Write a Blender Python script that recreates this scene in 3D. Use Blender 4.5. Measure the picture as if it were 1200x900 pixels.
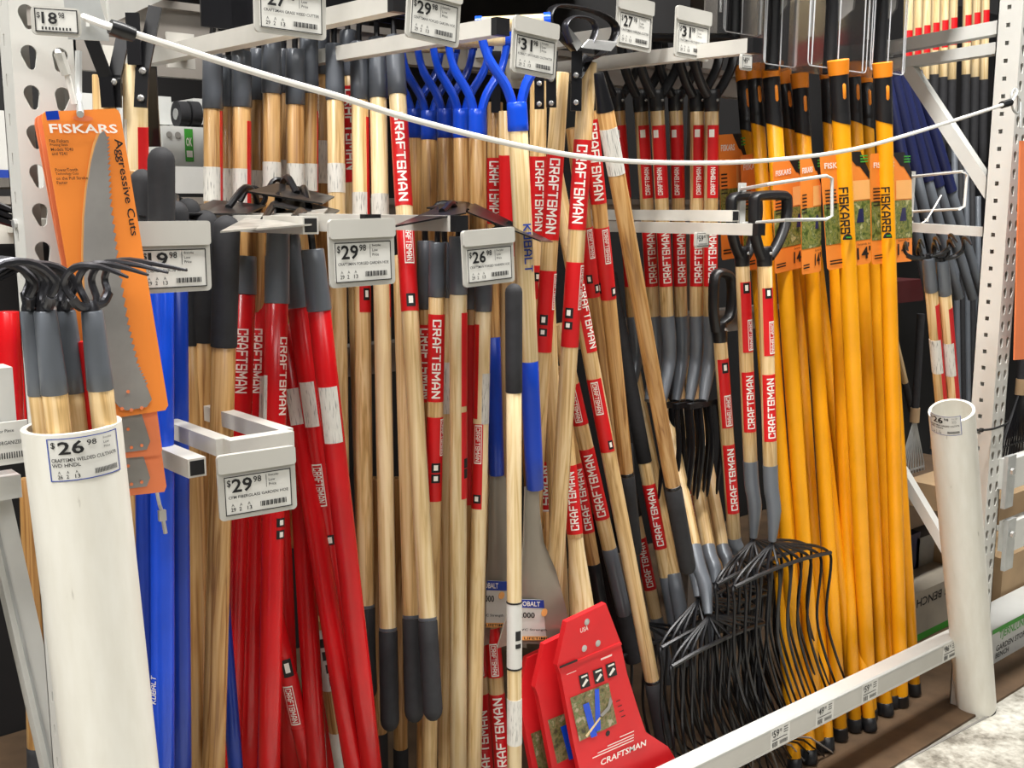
import bpy, bmesh, math, random
from mathutils import Vector, Matrix
random.seed(7)
for o in list(bpy.data.objects): bpy.data.objects.remove(o)
scene = bpy.context.scene
COL = scene.collection
# ------------------------------------------------------------------ camera
FPX = 1267.0; TH = math.radians(40.6); PT = math.radians(9.41); CH = 1.45
CR = Vector((math.cos(TH), -math.sin(TH), 0))
CF = Vector((math.sin(TH)*math.cos(PT), math.cos(TH)*math.cos(PT), -math.sin(PT)))
CU = CR.cross(CF)
CP = Vector((0, 0, CH))
cam_d = bpy.data.cameras.new('camera'); cam = bpy.data.objects.new('camera', cam_d); COL.objects.link(cam)
cam_d.sensor_width = 36; cam_d.lens = 36*FPX/1200; cam_d.clip_start = 0.02; cam_d.clip_end = 60
m = Matrix.Identity(4)
for i in range(3):
    m[i][0] = CR[i]; m[i][1] = CU[i]; m[i][2] = -CF[i]; m[i][3] = CP[i]
cam.matrix_world = m
scene.camera = cam
# ------------------------------------------------------------------ light, exposure
scene.view_settings.view_transform = 'Standard'; scene.view_settings.look = 'None'
scene.view_settings.gamma = 1; scene.view_settings.use_curve_mapping = False
scene.view_settings.exposure = 0.34
w = bpy.data.worlds.new('world'); scene.world = w; w.use_nodes = True
w.node_tree.nodes['Background'].inputs[0].default_value = (1.0, 0.98, 0.95, 1)
w.node_tree.nodes['Background'].inputs[1].default_value = 0.03
def area(name, loc, target, sx, sy, power, col=(1, .98, .945)):
    d = bpy.data.lights.new(name, 'AREA'); d.shape = 'RECTANGLE'; d.size = sx; d.size_y = sy; d.energy = power; d.color = col
    o = bpy.data.objects.new(name, d); COL.objects.link(o); o.location = loc
    o.rotation_euler = (Vector(target)-Vector(loc)).to_track_quat('-Z', 'Y').to_euler()
    return o
area('aisle_strip_light', (0.6, 0.85, 4.3), (0.6, 0.9, 0), 8, .4, 450)
area('aisle_strip_light.001', (-1.2, -2.6, 4.3), (0.6, 1.0, 0.6), 8, .5, 125)
area('far_aisle_light', (0.6, 4.2, 4.3), (0.6, 3.0, 1.0), 6, .5, 70)
# ------------------------------------------------------------------ projection helpers
def ray(px, py): return CF + CR*((px-600)/FPX) - CU*((py-450)/FPX)
def U(px, py, Y):
    d = ray(px, py); return CP + d*(Y/d.y)
def UX(px, py, X):
    d = ray(px, py); return CP + d*(X/d.x)
def UZ(px, py, Z):
    d = ray(px, py); return CP + d*((Z-CH)/d.z)
def pj(P):
    v = P-CP; z = v.dot(CF); return 600+FPX*v.dot(CR)/z, 450-FPX*v.dot(CU)/z, z
# ------------------------------------------------------------------ materials
def srgb(h):
    h = h.lstrip('#'); r = []
    for i in (0, 2, 4):
        c = int(h[i:i+2], 16)/255; r.append(c/12.92 if c <= .04045 else ((c+.055)/1.055)**2.4)
    return (*r, 1)
MATS = {}
def base(name, rough=.5, metal=0, spec=None):
    mt = bpy.data.materials.new(name); mt.use_nodes = True; nt = mt.node_tree; b = nt.nodes['Principled BSDF']
    b.inputs['Roughness'].default_value = rough; b.inputs['Metallic'].default_value = metal
    if spec is not None: b.inputs['Specular IOR Level'].default_value = spec
    MATS[name] = mt; return mt, nt, b
def nd(nt, t, **k):
    n = nt.nodes.new(t)
    for a, v in k.items(): setattr(n, a, v)
    return n
def coords(nt, scale, kind='Object', jitter=True):
    tc = nd(nt, 'ShaderNodeTexCoord'); mp = nd(nt, 'ShaderNodeMapping'); mp.inputs['Scale'].default_value = scale
    nt.links.new(tc.outputs[kind], mp.inputs['Vector'])
    if jitter:
        oi = nd(nt, 'ShaderNodeObjectInfo'); ml = nd(nt, 'ShaderNodeMath', operation='MULTIPLY'); ml.inputs[1].default_value = 37
        nt.links.new(oi.outputs['Random'], ml.inputs[0])
        cb = nd(nt, 'ShaderNodeCombineXYZ')
        for i in range(3): nt.links.new(ml.outputs[0], cb.inputs[i])
        nt.links.new(cb.outputs[0], mp.inputs['Location'])
    return mp.outputs[0]
def ramp(nt, fac, stops):
    r = nd(nt, 'ShaderNodeValToRGB'); e = r.color_ramp.elements
    while len(e) < len(stops): e.new(.5)
    for i, (p, c) in enumerate(stops): e[i].position = p; e[i].color = srgb(c) if isinstance(c, str) else c
    nt.links.new(fac, r.inputs[0]); return r.outputs[0]
def plain(name, c, rough=.5, metal=0, var=.12, scale=(9, 9, 9), bump=0, spec=None):
    mt, nt, b = base(name, rough, metal, spec)
    n = nd(nt, 'ShaderNodeTexNoise'); n.inputs['Scale'].default_value = 1; n.inputs['Detail'].default_value = 5
    nt.links.new(coords(nt, scale), n.inputs['Vector'])
    c = srgb(c); lo = tuple(x*(1-var) for x in c[:3])+(1,); hi = tuple(min(1, x*(1+var)) for x in c[:3])+(1,)
    nt.links.new(ramp(nt, n.outputs[0], [(.3, lo), (.7, hi)]), b.inputs['Base Color'])
    if bump:
        bp = nd(nt, 'ShaderNodeBump'); bp.inputs['Strength'].default_value = bump; bp.inputs['Distance'].default_value = .002
        nt.links.new(n.outputs[0], bp.inputs['Height']); nt.links.new(bp.outputs[0], b.inputs['Normal'])
    return mt
def wood(name, c1, c2, c3, rough=.32):
    mt, nt, b = base(name, rough)
    v = coords(nt, (26, 26, 1.3))
    n = nd(nt, 'ShaderNodeTexNoise'); n.inputs['Scale'].default_value = 1.6; n.inputs['Detail'].default_value = 3; n.inputs['Distortion'].default_value = 1.3
    nt.links.new(v, n.inputs['Vector'])
    wv = nd(nt, 'ShaderNodeMath', operation='MULTIPLY'); wv.inputs[1].default_value = 7
    nt.links.new(n.outputs[0], wv.inputs[0])
    fr = nd(nt, 'ShaderNodeMath', operation='PINGPONG'); fr.inputs[1].default_value = 1
    nt.links.new(wv.outputs[0], fr.inputs[0])
    v2 = coords(nt, (190, 190, 6))
    n2 = nd(nt, 'ShaderNodeTexNoise'); n2.inputs['Scale'].default_value = 1; n2.inputs['Detail'].default_value = 4
    nt.links.new(v2, n2.inputs['Vector'])
    mx = nd(nt, 'ShaderNodeMath', operation='MULTIPLY_ADD'); mx.inputs[1].default_value = .45
    nt.links.new(fr.outputs[0], mx.inputs[0])
    m2 = nd(nt, 'ShaderNodeMath', operation='MULTIPLY'); m2.inputs[1].default_value = .6
    nt.links.new(n2.outputs[0], m2.inputs[0]); nt.links.new(m2.outputs[0], mx.inputs[2])
    cr = ramp(nt, mx.outputs[0], [(.18, c3), (.42, c2), (.72, c1)])
    oi = nd(nt, 'ShaderNodeObjectInfo'); hs = nd(nt, 'ShaderNodeHueSaturation')
    mr = nd(nt, 'ShaderNodeMapRange'); mr.inputs[3].default_value = .84; mr.inputs[4].default_value = 1.1
    nt.links.new(oi.outputs['Random'], mr.inputs[0]); nt.links.new(mr.outputs[0], hs.inputs['Value'])
    nt.links.new(cr, hs.inputs['Color']); nt.links.new(hs.outputs[0], b.inputs['Base Color'])
    return mt
wood('ash_wood', '#e6c999', '#d6b27a', '#a67f48')
wood('pale_wood', '#f0d9ad', '#e6ca97', '#cba86e')
wood('oak_wood', '#cda36b', '#b3844c', '#7d5229')
plain('grey_ferrule', '#575b62', .3, .1, .08)
plain('steel_grey_socket', '#666b72', .3, .15, .08)
plain('black_foam', '#232326', .75, 0, .2, (60, 60, 60), .2)
plain('black_metal', '#17171a', .3, .2, .2)
plain('black_plastic', '#1b1b1d', .35, 0, .15)
plain('red_fibreglass', '#c8141a', .25, 0, .1)
plain('red_sticker', '#d0161c', .38, 0, .06)
plain('red_card', '#dc1c24', .5, 0, .08)
plain('print_white', '#f3efe6', .5, 0, .03)
plain('print_cream', '#f0d9d0', .5, 0, .03)
plain('print_black', '#131314', .5, 0, .1)
plain('print_blue', '#1d3f9e', .5, 0, .05)
plain('print_orange', '#c4560e', .5, 0, .05)
plain('print_green', '#3f9a36', .5, 0, .05)
plain('tag_grey', '#b9b7b0', .45, 0, .05)
plain('tag_white', '#d5d4ce', .45, 0, .04)
plain('arm_white', '#cfccc4', .38, .1, .08, (12, 12, 12))
plain('beam_white', '#cfcfca', .4, .1, .07, (8, 8, 8), .05)
plain('post_white', '#d3d2cc', .4, .1, .06, (8, 8, 8), .05)
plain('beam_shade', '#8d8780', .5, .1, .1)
plain('galvanised', '#b4b6b4', .35, .35, .15, (20, 20, 20))
plain('bright_steel', '#c8c8c6', .22, .6, .1)
plain('blade_steel', '#8f877b', .38, .25, .1, (10, 10, 10))
plain('saw_steel', '#9b9894', .34, .35, .14, (16, 16, 16))
plain('hoe_steel', '#b5b2aa', .35, .4, .35, (30, 30, 30))
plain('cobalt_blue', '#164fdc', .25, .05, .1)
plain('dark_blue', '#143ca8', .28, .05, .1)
plain('navy_pole', '#20264f', .4, 0, .15)
plain('fibre_yellow', '#f1a410', .34, 0, .07)
plain('orange_plastic', '#e8881c', .4, 0, .08)
plain('orange_card', '#f08a35', .45, 0, .05)
plain('salmon_card', '#e98252', .45, 0, .05)
plain('pale_orange', '#f7b56a', .45, 0, .04)
plain('cardboard', '#a98e6c', .8, 0, .12)
plain('box_white', '#d2d3cf', .6, 0, .05)
plain('box_shaded', '#a39a8b', .7, 0, .1)  # greyish beige carton tone, its shade put into the colour
plain('box_grey', '#93908b', .7, 0, .1)
plain('cable_white', '#dedcd6', .4, 0, .05)
plain('wire_white', '#dcdcd8', .35, .1, .04)
plain('dark_panel', '#161516', .7, 0, .35, (4, 4, 4))
plain('brown_base', '#5a4632', .8, 0, .3, (10, 10, 10), .2)
plain('dark_red', '#4a1013', .6, 0, .2)
plain('tine_steel', '#4a4a4e', .28, .75, .2)
plain('tape_black', '#101012', .6)
# clear plastic
mt, nt, b = base('clear_plastic', .12); b.inputs['Base Color'].default_value = (.93, .94, .96, 1); b.inputs['Transmission Weight'].default_value = 1; b.inputs['IOR'].default_value = 1.12; b.inputs['Alpha'].default_value = .22
mt, nt, b = base('clear_edge', .1); b.inputs['Base Color'].default_value = (.8, .82, .85, 1); b.inputs['Alpha'].default_value = .55
# pvc with scuffs
mt, nt, b = base('white_pvc', .42)
n = nd(nt, 'ShaderNodeTexNoise'); n.inputs['Scale'].default_value = 1; n.inputs['Detail'].default_value = 6; nt.links.new(coords(nt, (55, 55, 12)), n.inputs['Vector'])
nt.links.new(ramp(nt, n.outputs[0], [(.24, '#8a8475'), (.31, '#dedbd0'), (.7, '#e6e4db')]), b.inputs['Base Color'])
# barcode label
mt, nt, b = base('barcode_label', .5)
n = nd(nt, 'ShaderNodeTexNoise'); n.inputs['Scale'].default_value = 1; n.inputs['Detail'].default_value = 2; nt.links.new(coords(nt, (520, 520, 45)), n.inputs['Vector'])
nt.links.new(ramp(nt, n.outputs[0], [(.30, '#8a8985'), (.42, '#d6d3cb'), (.7, '#e0ddd5')]), b.inputs['Base Color'])
# concrete
mt, nt, b = base('concrete', .45)
v = coords(nt, (1, 1, 1), jitter=False)
n = nd(nt, 'ShaderNodeTexNoise'); n.inputs['Scale'].default_value = 9; n.inputs['Detail'].default_value = 10; n.inputs['Roughness'].default_value = .68; nt.links.new(v, n.inputs['Vector'])
n2 = nd(nt, 'ShaderNodeTexNoise'); n2.inputs['Scale'].default_value = 60; n2.inputs['Detail'].default_value = 4; nt.links.new(v, n2.inputs['Vector'])
ad = nd(nt, 'ShaderNodeMath', operation='MULTIPLY_ADD'); ad.inputs[1].default_value = .3; nt.links.new(n2.outputs[0], ad.inputs[0]); nt.links.new(n.outputs[0], ad.inputs[2])
nt.links.new(ramp(nt, ad.outputs[0], [(.5, '#6f6a60'), (.6, '#9c988d'), (.7, '#b9b6ab'), (.82, '#d2cfc6')]), b.inputs['Base Color'])
# printed garden photograph
mt, nt, b = base('garden_print', .45)
n = nd(nt, 'ShaderNodeTexNoise'); n.inputs['Scale'].default_value = 1; n.inputs['Detail'].default_value = 5; nt.links.new(coords(nt, (60, 60, 60)), n.inputs['Vector'])
nt.links.new(ramp(nt, n.outputs[0], [(.3, '#2f3a1c'), (.42, '#5a6b2c'), (.5, '#8c8a4a'), (.57, '#4b5f2a'), (.68, '#b7b27e')]), b.inputs['Base Color'])
mt, nt, b = base('leaf_litter_print', .45)
n = nd(nt, 'ShaderNodeTexNoise'); n.inputs['Scale'].default_value = 1; n.inputs['Detail'].default_value = 5; nt.links.new(coords(nt, (70, 70, 70)), n.inputs['Vector'])
nt.links.new(ramp(nt, n.outputs[0], [(.3, '#3c3327'), (.42, '#6b6a3a'), (.5, '#8f7a5a'), (.58, '#5d6e35'), (.68, '#b7a68c')]), b.inputs['Base Color'])
# ------------------------------------------------------------------ object helpers
def tag(o, label, cat, group=None, kind=None):
    if label: o['label'] = label
    if cat: o['category'] = cat
    if group: o['group'] = group
    if kind: o['kind'] = kind
    return o
def empty(name, label, cat, group=None, mat=None):
    o = bpy.data.objects.new(name, None); o.empty_display_size = .05; COL.objects.link(o)
    if mat is not None: o.matrix_world = mat
    return tag(o, label, cat, group)
def mesh(name, V, F, mat, parent=None, smooth=False, label=None):
    """V in world coordinates"""
    me = bpy.data.meshes.new(name)
    if parent is not None:
        r = parent
        M = parent.get('_M'); M = PM[parent.name]
        V = [M @ Vector(v) for v in V]
    elif V:
        pass
    me.from_pydata([tuple(v) for v in V], [], F)
    if smooth:
        for p in me.polygons: p.use_smooth = True
        me.set_sharp_from_angle(angle=math.radians(42))
    me.materials.append(MATS[mat]); me.update()
    o = bpy.data.objects.new(name, me); COL.objects.link(o)
    if parent is not None:
        o.parent = parent; PM[o.name] = PM[parent.name]
    else:
        PM[o.name] = Matrix.Identity(4)
    if label: o['label'] = label
    return o
PM = {}
def root(name, label, cat, group=None, M=None):
    o = empty(name, label, cat, group, M); PM[o.name] = (M.inverted() if M is not None else Matrix.Identity(4)); return o
def at(P): return Matrix.Translation(P)
class G:
    """geometry collector, world coordinates"""
    def __init__(s): s.V = []; s.F = []
    def add(s, V, F):
        b = len(s.V); s.V += [Vector(v) for v in V]; s.F += [tuple(i+b for i in f) for f in F]; return s
    def box(s, c, sz, rot=None):
        c = Vector(c); h = Vector(sz)/2; V = []
        for x in (-1, 1):
            for y in (-1, 1):
                for z in (-1, 1):
                    v = Vector((x*h.x, y*h.y, z*h.z)); V.append(c+(rot @ v if rot else v))
        return s.add(V, [(0, 1, 3, 2), (4, 6, 7, 5), (0, 4, 5, 1), (2, 3, 7, 6), (0, 2, 6, 4), (1, 5, 7, 3)])
    def tube(s, P, r, n=10, caps=True, flat=1.0, closed=False, up=None):
        P = [Vector(p) for p in P]; k = len(P); rs = r if isinstance(r, (list, tuple)) else [r]*k
        T = []
        for i in range(k):
            a = P[(i-1) % k] if (i or closed) else P[0]; c = P[(i+1) % k] if (i < k-1 or closed) else P[-1]
            d = c-a; T.append(d.normalized() if d.length > 1e-9 else (T[-1] if T else Vector((0, 0, 1))))
        u = up if up is not None else (Vector((0, 0, 1)) if abs(T[0].z) < .9 else Vector((1, 0, 0)))
        u = (u-T[0]*u.dot(T[0])).normalized(); V = []; 
        for i in range(k):
            u = (u-T[i]*u.dot(T[i])); u = u.normalized() if u.length > 1e-6 else Vector((1, 0, 0)); w_ = T[i].cross(u)
            for j in range(n):
                a = 2*math.pi*j/n; V.append(P[i]+(u*math.cos(a)*flat+w_*math.sin(a))*rs[i])
        F = []
        for i in range(k if closed else k-1):
            i2 = (i+1) % k
            for j in range(n): F.append((i*n+j, i*n+(j+1) % n, i2*n+(j+1) % n, i2*n+j))
        if caps and not closed:
            F.append(tuple(range(n-1, -1, -1))); F.append(tuple((k-1)*n+j for j in range(n)))
        return s.add(V, F)
    def bar(s, a, b, wx, wy, up=Vector((0, 0, 1))):
        a = Vector(a); b = Vector(b); d = (b-a).normalized(); x = d.cross(up).normalized(); y = x.cross(d)
        V = []
        for p in (a, b):
            for sx, sy in ((-1, -1), (1, -1), (1, 1), (-1, 1)): V.append(p+x*sx*wx/2+y*sy*wy/2)
        return s.add(V, [(3, 2, 1, 0), (4, 5, 6, 7)]+[(i, (i+1) % 4, 4+(i+1) % 4, 4+i) for i in range(4)])
    def prism(s, poly, off):
        """extrude world polygon by vector off"""
        off = Vector(off); k = len(poly); V = [Vector(p) for p in poly]+[Vector(p)+off for p in poly]
        return s.add(V, [tuple(range(k)), tuple(range(2*k-1, k-1, -1))]+[(i, k+i, k+(i+1) % k, (i+1) % k) for i in range(k)])
    def obj(s, name, mat, parent=None, smooth=False, label=None): return mesh(name, s.V, s.F, mat, parent, smooth, label)
def smoothpath(P, n=6):
    P = [Vector(p) for p in P]; out = []
    for i in range(len(P)-1):
        p0 = P[max(i-1, 0)]; p1 = P[i]; p2 = P[i+1]; p3 = P[min(i+2, len(P)-1)]
        for j in range(n):
            t = j/n; out.append(.5*((2*p1)+(p2-p0)*t+(2*p0-5*p1+4*p2-p3)*t*t+(3*p1-p0-3*p2+p3)*t**3))
    return out+[P[-1]]
# text -> flat 2d mesh data, cached
TXT = {}
def text2d(s, bold=0.0, res=2):
    k = (s, bold, res)
    if k in TXT: return TXT[k]
    c = bpy.data.curves.new('t', 'FONT'); c.body = s; c.size = 1; c.resolution_u = res; c.offset = bold; c.fill_mode = 'FRONT'
    o = bpy.data.objects.new('t', c); me = bpy.data.meshes.new_from_object(o)
    V = [(v.co.x, v.co.y) for v in me.vertices]; F = [tuple(p.vertices) for p in me.polygons]
    bpy.data.objects.remove(o); bpy.data.curves.remove(c); bpy.data.meshes.remove(me)
    x0 = min(v[0] for v in V); x1 = max(v[0] for v in V); y0 = min(v[1] for v in V); y1 = max(v[1] for v in V)
    V = [((x-x0)/(x1-x0), (y-y0)/(y1-y0)) for x, y in V]
    TXT[k] = (V, F, (x1-x0)/(y1-y0)); return TXT[k]
BLK = {'C': (4, [[(4, 4.5), (4, 6), (0, 6), (0, 0), (4, 0), (4, 1.5)]]), 'R': (4, [[(0, 0), (0, 6), (4, 6), (4, 2.9), (0, 2.9)], [(1.7, 2.9), (4, 0)]]),
 'A': (4.2, [[(0, 0), (0, 3.6), (1.2, 6), (3.0, 6), (4.2, 3.6), (4.2, 0)], [(0, 2.1), (4.2, 2.1)]]), 'F': (3.7, [[(0, 0), (0, 6), (3.7, 6)], [(0, 3.1), (3.2, 3.1)]]),
 'T': (3.8, [[(0, 6), (3.8, 6)], [(1.9, 6), (1.9, 0)]]), 'S': (4, [[(4, 4.8), (4, 6), (0, 6), (0, 3), (4, 3), (4, 0), (0, 0), (0, 1.2)]]),
 'M': (5, [[(0, 0), (0, 6), (2.5, 2.4), (5, 6), (5, 0)]]), 'N': (4.2, [[(0, 0), (0, 6), (4.2, 0), (4.2, 6)]]), 'K': (4, [[(0, 0), (0, 6)], [(4, 6), (.7, 3), (4, 0)]]),
 'O': (4, [[(0, 0), (0, 6), (4, 6), (4, 0), (0, 0)]]), 'B': (4, [[(0, 0), (0, 6), (3.8, 6), (3.8, 3.1), (0, 3.1)], [(3.8, 3.1), (4, 0), (0, 0)]]), 'L': (3.6, [[(0, 6), (0, 0), (3.6, 0)]]), 'I': (0, [[(0, 0), (0, 6)]])}
def block2d(s, th=1.15, gap=2.2):
    k = ('blk', s, th)
    if k in TXT: return TXT[k]
    V = []; F = []; x0 = 0
    for ch in s:
        w_, lines = BLK[ch]
        for ln in lines:
            for (ax, ay), (bx, by) in zip(ln[:-1], ln[1:]):
                L = math.hypot(bx-ax, by-ay); dx, dy = (bx-ax)/L, (by-ay)/L; ax2, ay2, L2 = ax-dx*th/2, ay-dy*th/2, L+th; n = max(1, round(L2/1.0))
                b0 = len(V)
                for i in range(n+1):
                    px, py = ax2+dx*L2*i/n, ay2+dy*L2*i/n
                    V += [(x0+px-dy*th/2, py+dx*th/2), (x0+px+dy*th/2, py-dx*th/2)]
                F += [(b0+2*i, b0+2*i+1, b0+2*i+3, b0+2*i+2) for i in range(n)]
        x0 += w_+gap
    xs = [v[0] for v in V]; ys = [v[1] for v in V]; xa, xb, ya, yb = min(xs), max(xs), min(ys), max(ys)
    V = [((x-xa)/(xb-xa), (y-ya)/(yb-ya)) for x, y in V]; TXT[k] = (V, F, (xb-xa)/(yb-ya)); return TXT[k]
def flat_text(g, s, O, ex, ey, x, y, w_, h, bold=.01, nrm=None):
    """text in plane O+ex*x+ey*y, lower-left (x,y), width w_ (None = natural), height h"""
    V, F, asp = text2d(s, bold)
    if w_ is None: w_ = asp*h
    g.add([O+ex*(x+a*w_)+ey*(y+b_*h) for a, b_ in V], F)
def flat_rect(g, O, ex, ey, x, y, w_, h):
    g.add([O+ex*x+ey*y, O+ex*(x+w_)+ey*y, O+ex*(x+w_)+ey*(y+h), O+ex*x+ey*(y+h)], [(0, 1, 2, 3)])
def rrect(w_, h, r, n=4, x0=0, y0=0):
    P = []
    for cx, cy, a0 in ((w_-r, r, -90), (w_-r, h-r, 0), (r, h-r, 90), (r, r, 180)):
        for i in range(n+1):
            a = math.radians(a0+90*i/n); P.append((x0+cx+r*math.cos(a), y0+cy+r*math.sin(a)))
    return P
def plate_holes(name, outline, holes, O, ex, ey, th, mat, parent=None, label=None):
    """2d outline with holes -> thick plate in the plane O,ex,ey (thickness away along ex x ey negative)"""
    c = bpy.data.curves.new('p', 'CURVE'); c.dimensions = '2D'; c.fill_mode = 'BOTH'; c.extrude = th/2
    for loop in [outline]+holes:
        sp = c.splines.new('POLY'); sp.points.add(len(loop)-1); sp.use_cyclic_u = True
        for i, (x, y) in enumerate(loop): sp.points[i].co = (x, y, 0, 1)
    o = bpy.data.objects.new('p', c); me = bpy.data.meshes.new_from_object(o)
    ez = ex.cross(ey)
    V = [O+ex*v.co.x+ey*v.co.y+ez*v.co.z for v in me.vertices]; F = [tuple(p.vertices) for p in me.polygons]
    bpy.data.objects.remove(o); bpy.data.curves.remove(c); bpy.data.meshes.remove(me)
    return mesh(name, V, F, mat, parent, False, label)
# ------------------------------------------------------------------ long handled tool frame
class Tool:
    def __init__(s, name, label, cat, top, bot, r, group=None):
        s.T = top if isinstance(top, Vector) else U(*top); s.B = bot if isinstance(bot, Vector) else U(*bot); s.r = r
        z = (s.T-s.B).normalized(); mid = (s.T+s.B)/2
        y = (mid-CP); y = (y-z*y.dot(z)).normalized(); x = y.cross(z)
        s.x, s.y, s.z = x, y, z
        M = Matrix.Identity(4)
        for i in range(3): M[i][0] = x[i]; M[i][1] = y[i]; M[i][2] = z[i]; M[i][3] = s.B[i]
        s.root = root(name, label, cat, group, M); s.L = (s.T-s.B).length
    def p(s, yy):
        lo, hi = -.6, 1.6
        for _ in range(40):
            t = (lo+hi)/2
            if pj(s.B+(s.T-s.B)*t)[1] > yy: lo = t
            else: hi = t
        return s.B+(s.T-s.B)*(lo+hi)/2
    def tube(s, name, y0, y1, mat, k=1.0, k1=None, round0=0, round1=0, n=14, label=None, parent=None):
        """y0 upper image row, y1 lower"""
        a = s.p(y0); b_ = s.p(y1); r0 = s.r*k; r1 = s.r*(k1 if k1 is not None else k); L = (b_-a).length; d = (b_-a)/L
        P = []; R = []
        if round0:
            h = r0*round0
            for i in range(5): t = i/4*math.pi/2; P.append(a+d*h*(1-math.sin(t))); R.append(max(r0*math.sin(math.acos(max(0, min(1, 1-(h*(1-math.sin(t)))/h)))) if False else r0*math.cos(math.pi/2-t), r0*.02))
            P = [a+d*h*(1-math.cos(i/4*math.pi/2)) for i in range(5)]; R = [max(r0*math.sin(i/4*math.pi/2), r0*.05) for i in range(5)]
        else: P = [a, a+d*min(.0015, L*.1)]; R = [r0*.93, r0]
        m_ = 4
        for i in range(1, m_): P.append(P[-1].lerp(b_, 0) if False else a.lerp(b_, i/m_)); R.append(r0+(r1-r0)*i/m_)
        if round1:
            h = r1*round1
            P += [b_-d*h*(1-math.sin(i/4*math.pi/2)) for i in range(5)]; R += [max(r1*math.cos(i/4*math.pi/2), r1*.05) for i in range(5)]
        else: P += [b_-d*min(.0015, L*.1), b_]; R += [r1, r1*.93]
        # keep order along the axis
        q = sorted(zip([(p-a).dot(d) for p in P], range(len(P)))); P = [P[i] for _, i in q]; R = [R[i] for _, i in q]
        return G().tube(P, R, n, True, up=s.x).obj(name, mat, parent or s.root, True, label)
    def band(s, name, y0, y1, u0, u1, mat, lift=.0006, parent=None, n=8, label=None, k=1.0):
        """sticker wrapped on the shaft; u = -1..1 left to right as seen, beyond = round the back"""
        a = s.p(y1); b_ = s.p(y0); ang = lambda u: u*math.pi/2
        V = []; F = []; r = s.r*k
        for lift_ in (lift, -.0004):
            for p in (a, b_):
                for i in range(n+1):
                    t = ang(u0+(u1-u0)*i/n); V.append(p+(s.x*math.sin(t)-s.y*math.cos(t))*(r+lift_))
        m_ = n+1
        for i in range(n): F.append((i, i+1, m_+i+1, m_+i)); F.append((2*m_+i+1, 2*m_+i, 3*m_+i, 3*m_+i+1))
        for i in range(n): F.append((i+1, i, 2*m_+i, 2*m_+i+1)); F.append((m_+i, m_+i+1, 3*m_+i+1, 3*m_+i))
        F += [(0, m_, 3*m_, 2*m_), (n, 2*m_+n, 3*m_+n, m_+n)]
        return mesh(name, V, F, mat, parent or s.root, True, label)
    def text(s, parent, txt, y0, y1, u0, u1, mat='print_white', dirn='dn', bold=.02, lift=.0011, k=1.0, name='lettering'):
        V2, F, asp = block2d(txt); a = s.p(y0); b_ = s.p(y1); V = []; r = s.r*k+lift
        for tx, ty in V2:
            if dirn == 'dn': P = a.lerp(b_, tx); u = u0+(u1-u0)*ty
            else: P = b_.lerp(a, tx); u = u1-(u1-u0)*ty
            t = u*math.pi/2; V.append(P+(s.x*math.sin(t)-s.y*math.cos(t))*r)
        return mesh(name, V, F, mat, parent)
    def outline(s, parent, y0, y1, u0, u1, mat='print_white', w_=.05, hh=1.5, lift=.0011, k=1.0):
        """thin printed frame round a boxed word"""
        g = G()
        for (ya, yb, ua, ub) in ((y0, y0+hh, u0, u1), (y1-hh, y1, u0, u1), (y0, y1, u0, u0+w_), (y0, y1, u1-w_, u1)):
            a = s.p(yb); b_ = s.p(ya); n = 4; V = []
            for p in (a, b_):
                for i in range(n+1):
                    t = (ua+(ub-ua)*i/n)*math.pi/2; V.append(p+(s.x*math.sin(t)-s.y*math.cos(t))*(s.r*k+lift))
            g.add(V, [(i, i+1, n+2+i, n+1+i) for i in range(n)])
        return g.obj('printed_frame', mat, parent)
    def big_sticker(s, y0, y1, u0=-1.1, u1=1.1, txt='CRAFTSMAN', tu0=-.5, tu1=.5, dirn='dn', pad=4, ty0=None, ty1=None):
        b_ = s.band('sticker', y0, y1, u0, u1, 'red_sticker')
        s.text(b_, txt, ty0 if ty0 is not None else y0+pad, ty1 if ty1 is not None else y1-pad, tu0, tu1, 'print_white', dirn)
        return b_
    def box_sticker(s, y0, y1, u0=-1.1, u1=1.1, by0=None, by1=None, tu0=-.1, tu1=.55, marks=(), dirn='dn', lines=True):
        """red wrap with a boxed name, fine print and black square marks"""
        b_ = s.band('sticker', y0, y1, u0, u1, 'red_sticker')
        if by0 is not None:
            s.outline(b_, by0, by1, tu0, tu1); d = (by1-by0)*.06
            s.text(b_, 'CRAFTSMAN', by0+d, by1-d, tu0+.14*(tu1-tu0)+.03, tu1-.14*(tu1-tu0)-.03, 'print_white', dirn)
        for (ya, yb, ua, ub) in marks:
            q = s.band('pictogram', ya, yb, ua, ub, 'print_black', .0012, b_, 4)
            s.band('pictogram_mark', ya+(yb-ya)*.2, yb-(yb-ya)*.25, ua+(ub-ua)*.25, ub-(ub-ua)*.3, 'print_white', .0018, b_, 3)
        return b_
# ================================================================== THE SETTING
X1 = Vector((1, 0, 0)); Y1 = Vector((0, 1, 0)); Z1 = Vector((0, 0, 1))
tag(G().box((2, 0.5, -.05), (14, 12, .1)).obj('floor', 'concrete'), None, None, kind='structure')
tag(G().box((1.8, 2.18, .004), (5.8, 1.68, .008)).obj('trim_1', 'brown_base'), None, None, kind='structure')
fj = G(); 
tag(G().bar(UZ(1035, 905, .001), UZ(1160, 838, .001), .006, .002).obj('trim_2', 'box_grey'), None, None, kind='structure')
tag(G().box((4.0, 3.05, 1.25), (14, .05, 2.5)).obj('wall_back', 'dark_panel'), None, None, kind='structure')

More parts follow.
